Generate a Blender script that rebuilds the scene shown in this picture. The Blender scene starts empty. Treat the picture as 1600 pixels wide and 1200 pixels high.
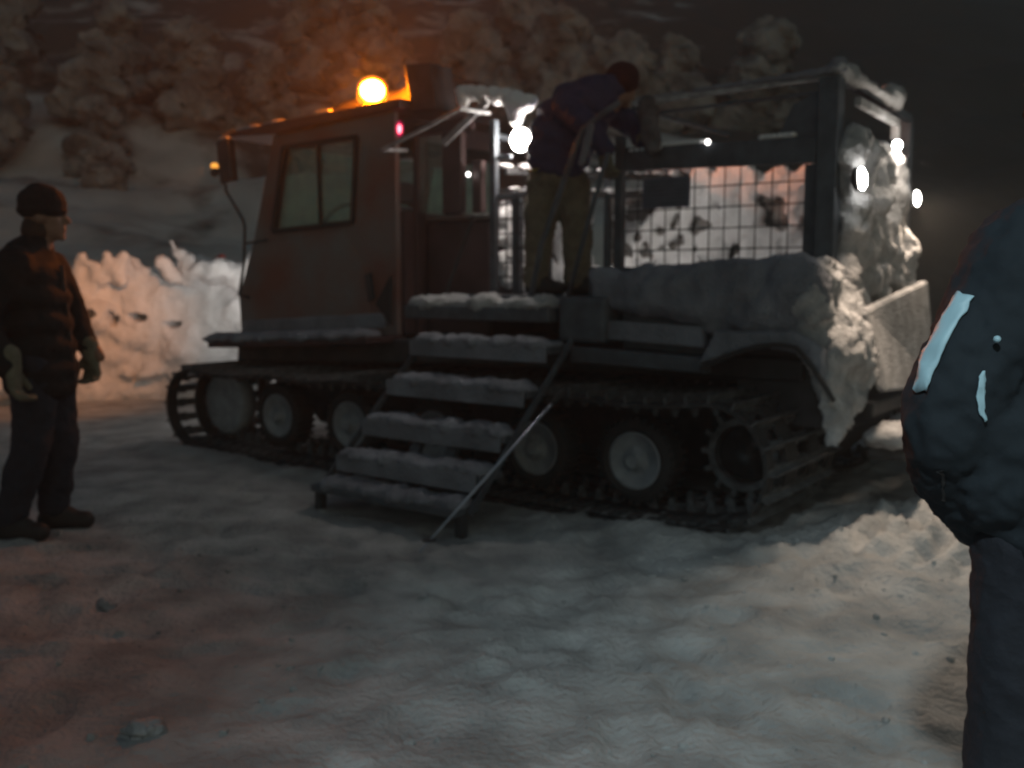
import bpy, bmesh, math, random
from mathutils import Vector, Matrix, noise, Euler
random.seed(7)
S = bpy.context.scene
C = S.collection
PI = math.pi

# ---------------------------------------------------------------- camera
cd = bpy.data.cameras.new('camera'); cam = bpy.data.objects.new('camera', cd); C.objects.link(cam)
S.camera = cam
cam.location = (0, 0, 1.35)
PITCH = math.atan(160/1500)
cam.rotation_euler = (PI/2 - PITCH, 0, 0)
cd.sensor_width = 36; cd.lens = 36*1500/1600
cd.clip_end = 500; cd.clip_start = 0.05
cd.dof.use_dof = True; cd.dof.focus_distance = 1.2; cd.dof.aperture_fstop = cd.lens/1000/0.0065
# ---------------------------------------------------------------- night sky
wd = bpy.data.worlds.new('World'); S.world = wd; wd.use_nodes = True
nt = wd.node_tree; bg = nt.nodes['Background']
sky = nt.nodes.new('ShaderNodeTexSky'); sky.sky_type = 'NISHITA'; sky.sun_disc = False
sky.sun_elevation = math.radians(30); sky.sun_rotation = math.radians(160)
tint = nt.nodes.new('ShaderNodeMix'); tint.data_type='RGBA'; tint.blend_type='MULTIPLY'; tint.inputs[0].default_value=1; tint.inputs[7].default_value=(.98,1.06,.86,1)
nt.links.new(sky.outputs[0], tint.inputs[6]); nt.links.new(tint.outputs[2], bg.inputs[0]); bg.inputs[1].default_value = 0.023
sd = bpy.data.lights.new('moon', 'SUN'); sd.energy = 0.01; sd.angle = math.radians(15); sd.color = (.85,.92,1)
so = bpy.data.objects.new('moon', sd); C.objects.link(so); so.rotation_euler = (math.radians(60), 0, math.radians(-20))
vs = S.view_settings; S.display_settings.display_device = 'sRGB'
vs.view_transform = 'Standard'; vs.look = 'None'; vs.exposure = 0; vs.gamma = 1; vs.use_curve_mapping = False

# ---------------------------------------------------------------- materials
MATS = {}
def mat(name, col, rough=.6, metal=0, var=.25, scale=8, bump=0, bscale=40, emit=None, estr=0, col2=None, spec=.4, sheen=0):
    m = bpy.data.materials.new(name); m.use_nodes = True; n = m.node_tree; b = n.nodes['Principled BSDF']
    b.inputs['Roughness'].default_value = rough; b.inputs['Metallic'].default_value = metal
    b.inputs['Specular IOR Level'].default_value = spec
    if sheen: b.inputs['Sheen Weight'].default_value = sheen
    tc = n.nodes.new('ShaderNodeTexCoord')
    nz = n.nodes.new('ShaderNodeTexNoise'); nz.inputs['Scale'].default_value = scale; nz.inputs['Detail'].default_value = 6
    n.links.new(tc.outputs['Object'], nz.inputs['Vector'])
    cr = n.nodes.new('ShaderNodeValToRGB'); n.links.new(nz.outputs['Fac'], cr.inputs[0])
    c2 = col2 or tuple(c*(1-var) for c in col)
    cr.color_ramp.elements[0].position = .35; cr.color_ramp.elements[0].color = (*c2, 1)
    cr.color_ramp.elements[1].position = .65; cr.color_ramp.elements[1].color = (*col, 1)
    n.links.new(cr.outputs[0], b.inputs['Base Color'])
    if bump:
        nb = n.nodes.new('ShaderNodeTexNoise'); nb.inputs['Scale'].default_value = bscale; nb.inputs['Detail'].default_value = 8
        n.links.new(tc.outputs['Object'], nb.inputs['Vector'])
        bp = n.nodes.new('ShaderNodeBump'); bp.inputs['Strength'].default_value = bump; bp.inputs['Distance'].default_value = .02
        n.links.new(nb.outputs['Fac'], bp.inputs['Height']); n.links.new(bp.outputs[0], b.inputs['Normal'])
    if emit:
        b.inputs['Emission Color'].default_value = (*emit, 1); b.inputs['Emission Strength'].default_value = estr
    MATS[name] = m; return m
snow = mat('snow', (.80,.81,.83), .75, var=.15, scale=3, bump=.8, bscale=24)
snow_ground = mat('trodden_snow', (.45,.46,.46), .8, var=.45, scale=3.2, bump=1.0, bscale=38)
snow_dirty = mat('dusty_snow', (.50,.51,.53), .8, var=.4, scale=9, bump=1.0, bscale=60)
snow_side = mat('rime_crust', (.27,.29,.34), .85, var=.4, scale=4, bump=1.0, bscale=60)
paint = mat('red_paint', (.17,.17,.17), .6, var=.4, scale=2.1, bump=.3, col2=(.19,.085,.065))
roofm = mat('frosted_roof', (.08,.06,.055), .8, var=.5, scale=3, bump=.3)
paint_dark = mat('maroon_panel', (.085,.05,.052), .5, var=.4, scale=4)
steel = mat('painted_steel', (.11,.13,.155), .5, .2, var=.4, scale=9)
frosted = mat('frosted_steel', (.42,.43,.45), .7, .0, var=.5, scale=14)
darksteel = mat('dark_steel', (.07,.074,.08), .5, .4, var=.4)
rubber = mat('rubber', (.035,.036,.038), .8, var=.3)
rimm = mat('rim_paint', (.34,.37,.41), .8, var=.3, scale=12, bump=.2)
alu = mat('aluminium', (.16,.17,.18), .5, .3, var=.6, scale=12)
signm = mat('sign_blue', (.12,.14,.19), .5, var=.2)
seatm = mat('seat_vinyl', (.03,.03,.032), .7)
brown = mat('frosted_boards', (.32,.30,.29), .8, var=.55, scale=6, bump=.4)
def shellmat(name, col, st, f):
    m = bpy.data.materials.new(name); m.use_nodes = True; n = m.node_tree; n.nodes.clear()
    o = n.nodes.new('ShaderNodeOutputMaterial'); mx = n.nodes.new('ShaderNodeMixShader'); t = n.nodes.new('ShaderNodeBsdfTransparent')
    t.inputs[0].default_value = (min(1,col[0]+.2),min(1,col[1]+.2),col[2],1)
    e = n.nodes.new('ShaderNodeEmission'); e.inputs[0].default_value=(*col,1); e.inputs[1].default_value=st; mx.inputs[0].default_value=f
    n.links.new(t.outputs[0],mx.inputs[1]); n.links.new(e.outputs[0],mx.inputs[2]); n.links.new(mx.outputs[0],o.inputs[0]); return m
amber = shellmat('amber_lens', (1,.30,.03), 5, .25)
redshell = shellmat('red_lens_shell', (1,.03,.18), .9, .6)
amber_core = mat('beacon_bulb', (1,.8,.4), .3, emit=(1,.40,.09), estr=1550)
amber_small = mat('amber_marker', (.8,.3,.03), .25, emit=(1,.40,.06), estr=1.3)
redl = mat('red_bulb', (.6,.02,.05), .3, emit=(1,.4,.6), estr=25)
whitel = mat('lamp_glass', (.9,.9,.9), .2, emit=(1,.95,.88), estr=45)
whitew = mat('work_lamp_glass', (.9,.9,.9), .2, emit=(1,.90,.80), estr=110)
whites = mat('stud_glow', (.9,.9,.9), .2, emit=(1,.95,.9), estr=6)  # emission stands in for the glint on the reflector studs
skin = mat('skin', (.24,.14,.10), .55, var=.1)
jack_black = mat('black_jacket', (.014,.018,.020), .85, var=.15, scale=20, bump=.25, bscale=18, spec=.2)
jack_navy = mat('dark_navy_jacket', (.022,.030,.038), .85, var=.15, scale=12, bump=.25, bscale=16, spec=.2)
jack_blue = mat('blue_jacket', (.028,.04,.10), .75, var=.2, scale=12, bump=.35, bscale=16)
jeans = mat('dark_jeans', (.018,.026,.04), .9, var=.25, scale=30, bump=.2)
pants_black = mat('dark_trousers', (.018,.021,.030), .85, var=.2, scale=25, bump=.3)
tarpm = mat('grey_tarp', (.12,.12,.13), .85, var=.5, scale=9, bump=.4)
olive = mat('olive_trousers', (.17,.15,.11), .9, var=.3, scale=15, bump=.3)
beanie = mat('black_knit', (.018,.018,.02), .95, bump=.6, bscale=90)
redhat = mat('red_knit', (.055,.014,.017), .9, bump=.6, bscale=90)
glovem = mat('tan_glove', (.17,.165,.12), .85, var=.3, scale=20, bump=.3)
bootm = mat('boot_leather', (.02,.02,.02), .6)
hair = mat('brown_hair', (.04,.025,.018), .7)
bluestripe = mat('pale_blue_band', (.42,.64,.74), .5, var=.15, scale=10)
beltm = mat('yellow_band', (.35,.30,.06), .6)
polem = mat('pole_metal', (.50,.55,.66), .35, .5, var=.1)
bark = mat('bark', (.06,.045,.035), .9, bump=.5)
needles = mat('needles', (.035,.045,.032), .8, var=.4)
lamp_grey = mat('lamp_housing', (.3,.3,.3), .5, .5)
fairy = mat('marker_cone', (.6,.07,.05), .6)

def glassmat(name, tint, gl):
    m = bpy.data.materials.new(name); m.use_nodes = True; n = m.node_tree; n.nodes.clear()
    o = n.nodes.new('ShaderNodeOutputMaterial'); mx = n.nodes.new('ShaderNodeMixShader')
    t = n.nodes.new('ShaderNodeBsdfTransparent'); g = n.nodes.new('ShaderNodeBsdfGlossy')
    t.inputs[0].default_value = (*tint, 1); g.inputs['Roughness'].default_value = .08
    d = n.nodes.new('ShaderNodeBsdfDiffuse'); d.inputs[0].default_value = (.4,.4,.4,1)
    mx2 = n.nodes.new('ShaderNodeMixShader')
    nz = n.nodes.new('ShaderNodeTexNoise'); nz.inputs['Scale'].default_value = 4
    mr = n.nodes.new('ShaderNodeMapRange'); mr.inputs[1].default_value=.35; mr.inputs[2].default_value=.75; mr.inputs[3].default_value=.03; mr.inputs[4].default_value=.25
    n.links.new(nz.outputs[0], mr.inputs[0]); n.links.new(mr.outputs[0], mx2.inputs[0])
    mx.inputs[0].default_value = gl
    n.links.new(t.outputs[0], mx.inputs[1]); n.links.new(g.outputs[0], mx.inputs[2])
    n.links.new(mx.outputs[0], mx2.inputs[1]); n.links.new(d.outputs[0], mx2.inputs[2])
    n.links.new(mx2.outputs[0], o.inputs[0]); return m
glass = glassmat('cab_glass', (.85,.93,.87), .08)

# ---------------------------------------------------------------- mesh helpers
def ident(p): return Vector(p)
def veh(p): return Vector((p[0], -p[1], p[2]))        # (forward u, inward w, up z) -> vehicle local
class MB:
    def __init__(s, f=ident): s.v=[]; s.f=[]; s.fn=f
    def add(s, vs, fs):
        o=len(s.v); s.v += [s.fn(p) for p in vs]; s.f += [tuple(i+o for i in f) for f in fs]; return s
    def box(s, a, b):
        x0,y0,z0=a; x1,y1,z1=b
        return s.add([(x0,y0,z0),(x1,y0,z0),(x1,y1,z0),(x0,y1,z0),(x0,y0,z1),(x1,y0,z1),(x1,y1,z1),(x0,y1,z1)],
              [(0,3,2,1),(4,5,6,7),(0,1,5,4),(1,2,6,5),(2,3,7,6),(3,0,4,7)])
    def hexa(s, lo, hi):   # two loops of equal length, closed
        n=len(lo); return s.add(list(lo)+list(hi), [tuple(range(n))[::-1], tuple(range(n,2*n))]+[(i,(i+1)%n,n+(i+1)%n,n+i) for i in range(n)])
    def prism(s, pts, w0, w1):  # pts in (u,z), extruded along w
        return s.hexa([(a,w0,b) for a,b in pts], [(a,w1,b) for a,b in pts])
    def beam(s, p, q, a, b=None, up=(0,0,1)):
        b=b or a; p=Vector(p); q=Vector(q); d=(q-p).normalized(); x=d.cross(Vector(up))
        if x.length<.05: x=d.cross(Vector((1,0,0)))
        x.normalize(); y=x.cross(d); x*=a/2; y*=b/2
        return s.hexa([p-x-y,p+x-y,p+x+y,p-x+y],[q-x-y,q+x-y,q+x+y,q-x+y])
    def tube(s, pts, r, n=8, cap=True):
        pts=[Vector(p) for p in pts]; rs = r if isinstance(r,(list,tuple)) else [r]*len(pts)
        vs=[]; fs=[]; ref=None
        for i,p in enumerate(pts):
            d=(pts[min(i+1,len(pts)-1)]-pts[max(i-1,0)]).normalized()
            if ref is None: ref = d.orthogonal().normalized()
            x=(ref-d*ref.dot(d)).normalized(); ref=x; y=d.cross(x)
            for k in range(n):
                a=2*PI*k/n; vs.append(p+(x*math.cos(a)+y*math.sin(a))*rs[i])
        for i in range(len(pts)-1):
            for k in range(n): fs.append((i*n+k,i*n+(k+1)%n,(i+1)*n+(k+1)%n,(i+1)*n+k))
        if cap: fs += [tuple(range(n))[::-1], tuple(range((len(pts)-1)*n,len(pts)*n))]
        return s.add(vs,fs)
    def ell(s, c, r, rot=None, n=12, m=8, nz=0, nf=3, seed=0):
        c=Vector(c); r=Vector(r if isinstance(r,(list,tuple,Vector)) else (r,r,r)); R=Euler(rot).to_matrix() if rot else Matrix.Identity(3)
        vs=[];fs=[]
        for j in range(1,m):
            t=PI*j/m
            for k in range(n):
                a=2*PI*k/n; d=Vector((math.sin(t)*math.cos(a),math.sin(t)*math.sin(a),math.cos(t)))
                k_=1+nz*noise.noise(d*nf+Vector((seed,seed*1.7,0))) if nz else 1
                vs.append(c+R@Vector((d.x*r.x,d.y*r.y,d.z*r.z))*k_)
        top=len(vs); vs.append(c+R@Vector((0,0,r.z))); vs.append(c-R@Vector((0,0,r.z)))
        for j in range(m-2):
            for k in range(n): fs.append((j*n+k,(j+1)*n+k,(j+1)*n+(k+1)%n,j*n+(k+1)%n))
        for k in range(n): fs.append((top,k,(k+1)%n)); fs.append((top+1,(m-2)*n+(k+1)%n,(m-2)*n+k))
        return s.add(vs,fs)
    def cone(s, p, q, r0, r1, n=12):   # tapered capsule
        p=Vector(p);q=Vector(q); L=(q-p).length; d=(q-p)/max(L,1e-6)
        pts=[];rs=[]
        for k in range(4):
            a=PI/2*(1-k/4+.001); pts.append(p-d*r0*math.sin(a)); rs.append(max(r0*math.cos(a),r0*.03))
        for k in range(5): t=k/4; pts.append(p.lerp(q,t)); rs.append(r0+(r1-r0)*t)
        for k in range(1,5):
            a=PI/2*(k/4-.001); pts.append(q+d*r1*math.sin(a)); rs.append(max(r1*math.cos(a),r1*.03))
        return s.tube(pts,rs,n)
    def lathe(s, prof, c, axis='w', n=32, closed=False):   # prof: (radius, offset)
        vs=[];fs=[]
        for r,o in prof:
            for k in range(n):
                a=2*PI*k/n; x=math.cos(a)*r; z=math.sin(a)*r
                vs.append((c[0]+x,c[1]+o,c[2]+z) if axis=='w' else (c[0]+x,c[1]+z,c[2]+o))
        m=len(prof)
        for i in range(m-1 if not closed else m):
            for k in range(n): fs.append((i*n+k,i*n+(k+1)%n,((i+1)%m)*n+(k+1)%n,((i+1)%m)*n+k))
        if not closed: fs += [tuple(range(n))[::-1], tuple(range((m-1)*n,m*n))]
        return s.add(vs,fs)
    def build(s, name, m, parent=None, smooth=False, bevel=0, remesh=0, disp=0, dscale=.3, sm=0):
        me=bpy.data.meshes.new(name); me.from_pydata([tuple(v) for v in s.v],[],s.f)
        bm=bmesh.new(); bm.from_mesh(me); bmesh.ops.recalc_face_normals(bm, faces=bm.faces); bm.to_mesh(me); bm.free()
        me.materials.append(m); o=bpy.data.objects.new(name,me); C.objects.link(o)
        if parent: o.parent=parent
        if bevel:
            b=o.modifiers.new('b','BEVEL'); b.width=bevel; b.segments=2; b.limit_method='ANGLE'
        if remesh:
            r=o.modifiers.new('r','REMESH'); r.mode='VOXEL'; r.voxel_size=remesh; r.use_smooth_shade=True
            if sm: q=o.modifiers.new('s','SMOOTH'); q.iterations=sm; q.factor=.6
            for k,(dd,ds) in enumerate(((disp,dscale),(disp*.45,dscale*.3)) if disp else ()):
                tx=bpy.data.textures.new(name,'CLOUDS'); tx.noise_scale=ds; tx.noise_depth=3
                q=o.modifiers.new('d','DISPLACE'); q.texture=tx; q.strength=dd*2; q.mid_level=.5; q.texture_coords='GLOBAL' if False else 'LOCAL'
        if smooth:
            for p in me.polygons: p.use_smooth=True
        return o
def tag(o, label=None, cat=None, group=None, kind=None):
    for k,v in (('label',label),('category',cat),('group',group),('kind',kind)):
        if v: o[k]=v
    return o
def empty(name, loc=(0,0,0), rz=0):
    o=bpy.data.objects.new(name,None); C.objects.link(o); o.location=loc; o.rotation_euler=(0,0,rz); o.empty_display_size=.2; return o
def lamp(name, kind, loc, power, col, parent=None, aim=None, size=.05, angle=60, blend=.5):
    l=bpy.data.lights.new(name,kind); l.energy=power; l.color=col; l.shadow_soft_size=size
    if kind=='SPOT': l.spot_size=math.radians(angle); l.spot_blend=blend
    o=bpy.data.objects.new(name,l); C.objects.link(o); o.location=loc
    if parent: o.parent=parent
    if aim is not None: o.rotation_euler=(Vector(aim)-Vector(loc)).to_track_quat('-Z','Y').to_euler()
    return o

# ---------------------------------------------------------------- vehicle frame
TH = math.radians(53.18)
OX, OY = .698, 5.545
Uv = Vector((-math.sin(TH), math.cos(TH), 0)); Wv = Vector((math.cos(TH), math.sin(TH), 0))
def uw(x, y):
    d=Vector((x-OX,y-OY,0)); return d.dot(Uv), d.dot(Wv)
RZ = math.atan2(Uv.y, Uv.x)

# ---------------------------------------------------------------- ground
def sm(a,b,x):
    t=min(1,max(0,(x-a)/(b-a))); return t*t*(3-2*t)
def fbm(x,y,o=4,h=.55):
    return noise.fractal(Vector((x,y,.3)),h,2.1,o)
PR={}
_r=random.Random(12)
def _walk(x,y,a,n):
    for k in range(n):
        side=1 if k%2 else -1
        px_=x-math.sin(a)*.11*side+_r.gauss(0,.03); py_=y+math.cos(a)*.11*side+_r.gauss(0,.03)
        b_=a+_r.gauss(0,.12)
        for i in (-1,0,1):
            for j in (-1,0,1): PR.setdefault((int(px_//.4)+i,int(py_//.4)+j),[]).append((px_,py_,math.cos(b_),math.sin(b_)))
        x+=math.cos(a)*.36; y+=math.sin(a)*.36; a+=_r.gauss(0,.1)
for q in ((-2.6,2.4,1.1,12),(-2.2,4.3,-.15,8),(-1.6,2.2,1.5,9),(-.3,2.1,1.7,9),(.4,2.3,1.45,8),(1.0,2.6,2.2,9),(1.5,3.4,2.8,10),(-1.9,3.4,.1,11),(.2,3.9,3.0,9),(-2.9,4.6,.3,5),(-.8,3.0,.4,9),(1.9,3.0,1.9,6),(-1.1,4.2,-.5,8),(0,3.2,-.2,8)): _walk(*q)
def ground_z(x,y):
    u,w=uw(x,y)
    z=.025*fbm(x*.7,y*.7)+.013*fbm(x*3.1+5,y*3.1,4)+.006*fbm(x*11,y*11,2)
    # churned lumps
    t=fbm(x*6.3,y*6.3+9,3); z+= .014*max(0,t)
    # swath of grouser prints behind the machine and beside it
    if -9<u<-1.0:
        k=sm(-1.0,-1.5,u)
        for a,b in ((-.45,1.0),(1.6,2.9)):
            m=sm(a-.15,a+.1,w)*(1-sm(b-.1,b+.15,w)); z+=k*m*(-.02+.04*math.sin(2*PI*u/.17+1.1*noise.noise(Vector((u*2,w*2,0))))*(.8+.5*noise.noise(Vector((u*3,w*3,4)))))
    # ridge of pushed snow along the outer track edge
    m=math.exp(-((w+.42)/.16)**2); 
    if -1.6<u<4.6: z+=.06*m*(.6+.7*fbm(u*2.2,w*2.2,3))*(1-sm(.3,.5,u)*(1-sm(1.6,1.8,u)))
    m=math.exp(-((u+1.7)/.35)**2)*math.exp(-((w-.2)/.6)**2); z+=.11*m*(.7+.8*fbm(x*4,y*4,3))
    z+=.08*math.exp(-((u+1.35)/.45)**2-((w-.45)/.9)**2)*(.8+.6*fbm(x*3.5,y*3.5,4))+.05*math.exp(-((u+1.5)/.7)**2-((w-.2)/.9)**2)*fbm(x*8,y*8,3)
    # mound at the right edge behind the machine
    z+=.16*math.exp(-((x-2.6)/.9)**2-((y-4.2)/.7)**2)*(1+.4*fbm(x*3,y*3,3))
    for (a,b,c,d) in PR.get((int(x//.4),int(y//.4)),()):
        dx,dy=x-a,y-b; p=(dx*c+dy*d)/.155; q=(-dx*d+dy*c)/.062
        r2=p*p+q*q
        if r2<3.5: z+= -.022*math.exp(-r2**2*.9)+.006*math.exp(-(r2-1.9)**2*2)
    return z
def axis(a,b,f0,f1,fine,growth=1.12):
    xs=[f0]; 
    while xs[-1]<f1: xs.append(xs[-1]+fine)
    s=fine
    while xs[-1]<b: s*=growth; xs.append(xs[-1]+s)
    s=fine; pre=[f0]
    while pre[-1]>a: s*=growth; pre.append(pre[-1]-s)
    return pre[:0:-1]+xs
def sheet(name, xs, ys, fn, m, kind='structure'):
    nx=len(xs); vs=[(x,y,fn(x,y)) for y in ys for x in xs]
    fs=[(j*nx+i,j*nx+i+1,(j+1)*nx+i+1,(j+1)*nx+i) for j in range(len(ys)-1) for i in range(nx-1)]
    me=bpy.data.meshes.new(name); me.from_pydata(vs,[],fs); me.materials.append(m)
    for p in me.polygons: p.use_smooth=True
    o=bpy.data.objects.new(name,me); C.objects.link(o); tag(o,kind=kind); return o
sheet('ground', axis(-58,58,-3.6,3.6,.028), axis(-18,14,1.9,6.6,.028), ground_z, snow_ground)

# ---------------------------------------------------------------- hillside
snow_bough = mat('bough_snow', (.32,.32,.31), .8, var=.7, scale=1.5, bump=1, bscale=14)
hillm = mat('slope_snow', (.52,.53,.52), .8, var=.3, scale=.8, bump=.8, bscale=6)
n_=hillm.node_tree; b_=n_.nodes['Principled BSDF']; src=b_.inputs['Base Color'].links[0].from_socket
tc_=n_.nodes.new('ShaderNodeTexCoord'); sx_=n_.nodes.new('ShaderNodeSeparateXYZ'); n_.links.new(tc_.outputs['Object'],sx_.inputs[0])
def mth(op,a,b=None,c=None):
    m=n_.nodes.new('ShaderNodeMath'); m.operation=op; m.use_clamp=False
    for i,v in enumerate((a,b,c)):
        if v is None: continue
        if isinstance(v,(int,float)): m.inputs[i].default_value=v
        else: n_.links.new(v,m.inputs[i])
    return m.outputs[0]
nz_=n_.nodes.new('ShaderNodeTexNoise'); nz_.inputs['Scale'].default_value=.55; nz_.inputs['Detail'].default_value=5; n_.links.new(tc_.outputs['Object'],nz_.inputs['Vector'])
# scrub shows through the snow high on the slope; right flank painted dark as unlit
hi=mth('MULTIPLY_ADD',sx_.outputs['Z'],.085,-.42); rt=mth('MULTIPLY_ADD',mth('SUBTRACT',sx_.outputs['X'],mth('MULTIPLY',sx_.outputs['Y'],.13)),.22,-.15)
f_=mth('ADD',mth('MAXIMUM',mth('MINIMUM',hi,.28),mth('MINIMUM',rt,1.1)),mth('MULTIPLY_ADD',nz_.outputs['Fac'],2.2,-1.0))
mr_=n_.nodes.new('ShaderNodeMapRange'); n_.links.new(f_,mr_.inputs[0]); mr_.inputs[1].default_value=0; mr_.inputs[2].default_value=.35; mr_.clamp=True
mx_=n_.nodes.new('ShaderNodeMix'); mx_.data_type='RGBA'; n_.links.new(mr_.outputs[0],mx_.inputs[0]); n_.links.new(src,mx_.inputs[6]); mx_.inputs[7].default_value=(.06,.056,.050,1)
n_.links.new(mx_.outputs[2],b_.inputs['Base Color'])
def hill_z(x,y):
    t=y-12.5-.12*x
    z=-.25 if t<0 else -.25+.42*t
    z+= .9*fbm(x*.06+3,y*.09,3)*sm(0,6,t)
    # long windblown drifts running diagonally across the slope
    q=(y-.35*x); z+=.34*math.sin(q*1.15+1.2*fbm(x*.12,y*.12,2))*sm(0,3,t)*(.7+.5*fbm(x*.2,y*.1,2))
    z+=.12*fbm(x*.7,y*.9,4)*sm(0,2,t)
    return z
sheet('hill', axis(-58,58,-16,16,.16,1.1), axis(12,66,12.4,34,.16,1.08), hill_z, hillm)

# ---------------------------------------------------------------- snow bank ahead of the machine
b=MB(); rr=random.Random(3)
for i in range(60):
    t=i/59; x=-8.6+6.9*t; y=11.0+.35*math.sin(x*1.3)
    top=1.45+.13*noise.noise(Vector((x*1.1,2,0)))-(.35 if x<-5.6 else 0)*sm(-5.6,-7.5,x)
    b.ell((x,y+.2,.4),(.35,.55,.75)); b.ell((x,y+rr.uniform(-.12,.12),.95),(.3,.38,top-.93),n=10)
for i in range(110):
    x=rr.uniform(-8.4,-1.8); z=rr.uniform(.1,1.5); r=rr.uniform(.07,.24)
    b.ell((x,10.62+.14*z+.35*math.sin(x*1.3),z),(r*1.2,r,r),nz=.4,seed=i,n=10)
b.cone((-3.52,10.75,1.45),(-3.78,10.72,1.78),.09,.045)
b.cone((-3.0,10.7,1.4),(-2.75,10.7,1.62),.14,.10)
b.cone((-3.2,10.6,1.5),(-3.52,10.65,1.45),.12,.1)
for i in range(150):
    x=rr.uniform(-7.5,-1.9); z=.25+1.25*rr.random()**.7; r=rr.uniform(.05,.16)
    b.ell((x,10.55+.16*z+.35*math.sin(x*1.3)+rr.uniform(-.06,.1),z),(r*rr.uniform(.8,1.5),r,r*rr.uniform(.7,1.2)),rot=(rr.uniform(0,3),rr.uniform(0,3),0),nz=.7,nf=1.6,seed=i*3.3,n=9)
for i in range(26):
    x=rr.uniform(-7,-2.2); b.cone((x,10.75,1.40),(x+rr.uniform(-.15,.15),10.7,1.52+rr.random()**2*.16),.10,.05)
bank=b.build('snow_bank', snow, remesh=.038, disp=.07, dscale=.22, sm=1)
tag(bank, kind='structure')
mk=MB(); mk.cone((-3.30,10.72,1.50),(-3.22,10.72,1.60),.07,.05)
tag(mk.build('snow_marker', fairy, smooth=True), 'small red object poking out of the top of the bright snow bank','marker')
# a row of deep hollows melted out under the overhang
cut=MB(); rr=random.Random(2)
for (x,z,a,c) in ((-4.66,.99,.08,.06),(-4.47,.93,.05,.09),(-4.22,.95,.12,.06),(-3.86,.86,.10,.05),(-5.15,.96,.08,.05)):
    cut.ell((x,10.75,z),(a,.6,c),nz=.6,seed=x,n=10,m=8)
co=cut.build('hollow_cutter',snow)
bm_=bank.modifiers.new('cut','BOOLEAN'); bm_.operation='DIFFERENCE'; bm_.solver='FAST'; bm_.object=co
dg=bpy.context.evaluated_depsgraph_get(); dg.update()
newme=bpy.data.meshes.new_from_object(bank.evaluated_get(dg)); bank.modifiers.clear(); bank.data=newme
for p in newme.polygons: p.use_smooth=True
bpy.data.objects.remove(co)

# ---------------------------------------------------------------- snow laden trees on the slope
def tree_meshes(seed, h):
    r=random.Random(seed); tr=MB(); tr.tube([(0,0,-.4),(0.03,0,h*.4),(r.uniform(-.08,.08),0,h*.95)],[.09,.06,.015],7)
    cr=MB(); sn=MB()
    n=int(h*20)
    for i in range(n):
        t=i/n; z=h*(.10+.86*t); L=(.42*(1-t)**.45+.12)*h*.55*r.uniform(.6,1.25); a=r.uniform(0,2*PI)
        d=Vector((math.cos(a),math.sin(a),0)); tip=Vector((0,0,z))+d*L+Vector((0,0,-L*.45))
        tr.tube([(0,0,z),(d*L*.6+Vector((0,0,z-L*.15))),tip],[.02,.012,.005],4)
        for k in range(60):
            s=r.uniform(.2,1.1); p=Vector((0,0,z))+(tip-Vector((0,0,z)))*s; q=p+Vector((r.gauss(0,.14),r.gauss(0,.14),r.uniform(-.22,.10)))
            e=Vector((r.gauss(0,1),r.gauss(0,1),r.gauss(0,.4))).normalized()*.035
            cr.add([p-e,p+e,q],[(0,1,2)])
        for s in (.35,.8):
            if r.random()<.6:
                c=Vector((0,0,z+.04))+(tip-Vector((0,0,z)))*s; w_=L*r.uniform(.35,.8)+.09
                sn.ell(c,(w_,w_*r.uniform(.7,1),w_*r.uniform(.6,1.1)),rot=(r.uniform(-.4,.4),r.uniform(-.4,.4),a),n=12,m=8,nz=.5,nf=2.0,seed=seed*9+i)
    for i in range(3):
        z=h*r.uniform(.45,.93); sn.ell((r.uniform(-.25,.25),r.uniform(-.25,.25),z),(r.uniform(.2,.40)*h/2.3,r.uniform(.2,.40)*h/2.3,r.uniform(.2,.42)),n=12,m=8,nz=.7,seed=i)
    sn.ell((0,0,h*.97),(.2,.19,.24),nz=.4,n=10,m=7,seed=seed)
    return tr,cr,sn
PROTO={}
def tree(name, x, y, h, variant, label, rz=0, sc=1):
    root=empty(name,(x,y,hill_z(x,y)-.1),rz); root.scale=(sc*1.15,sc*1.15,sc)
    if variant not in PROTO:
        tr,cr,sn=tree_meshes(variant,h)
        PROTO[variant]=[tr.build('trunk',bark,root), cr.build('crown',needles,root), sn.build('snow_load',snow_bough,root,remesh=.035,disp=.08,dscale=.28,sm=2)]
    else:
        for p in PROTO[variant]:
            c=p.copy(); C.objects.link(c); c.parent=root
    return tag(root,label,'tree','snow laden trees on the slope')

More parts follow.
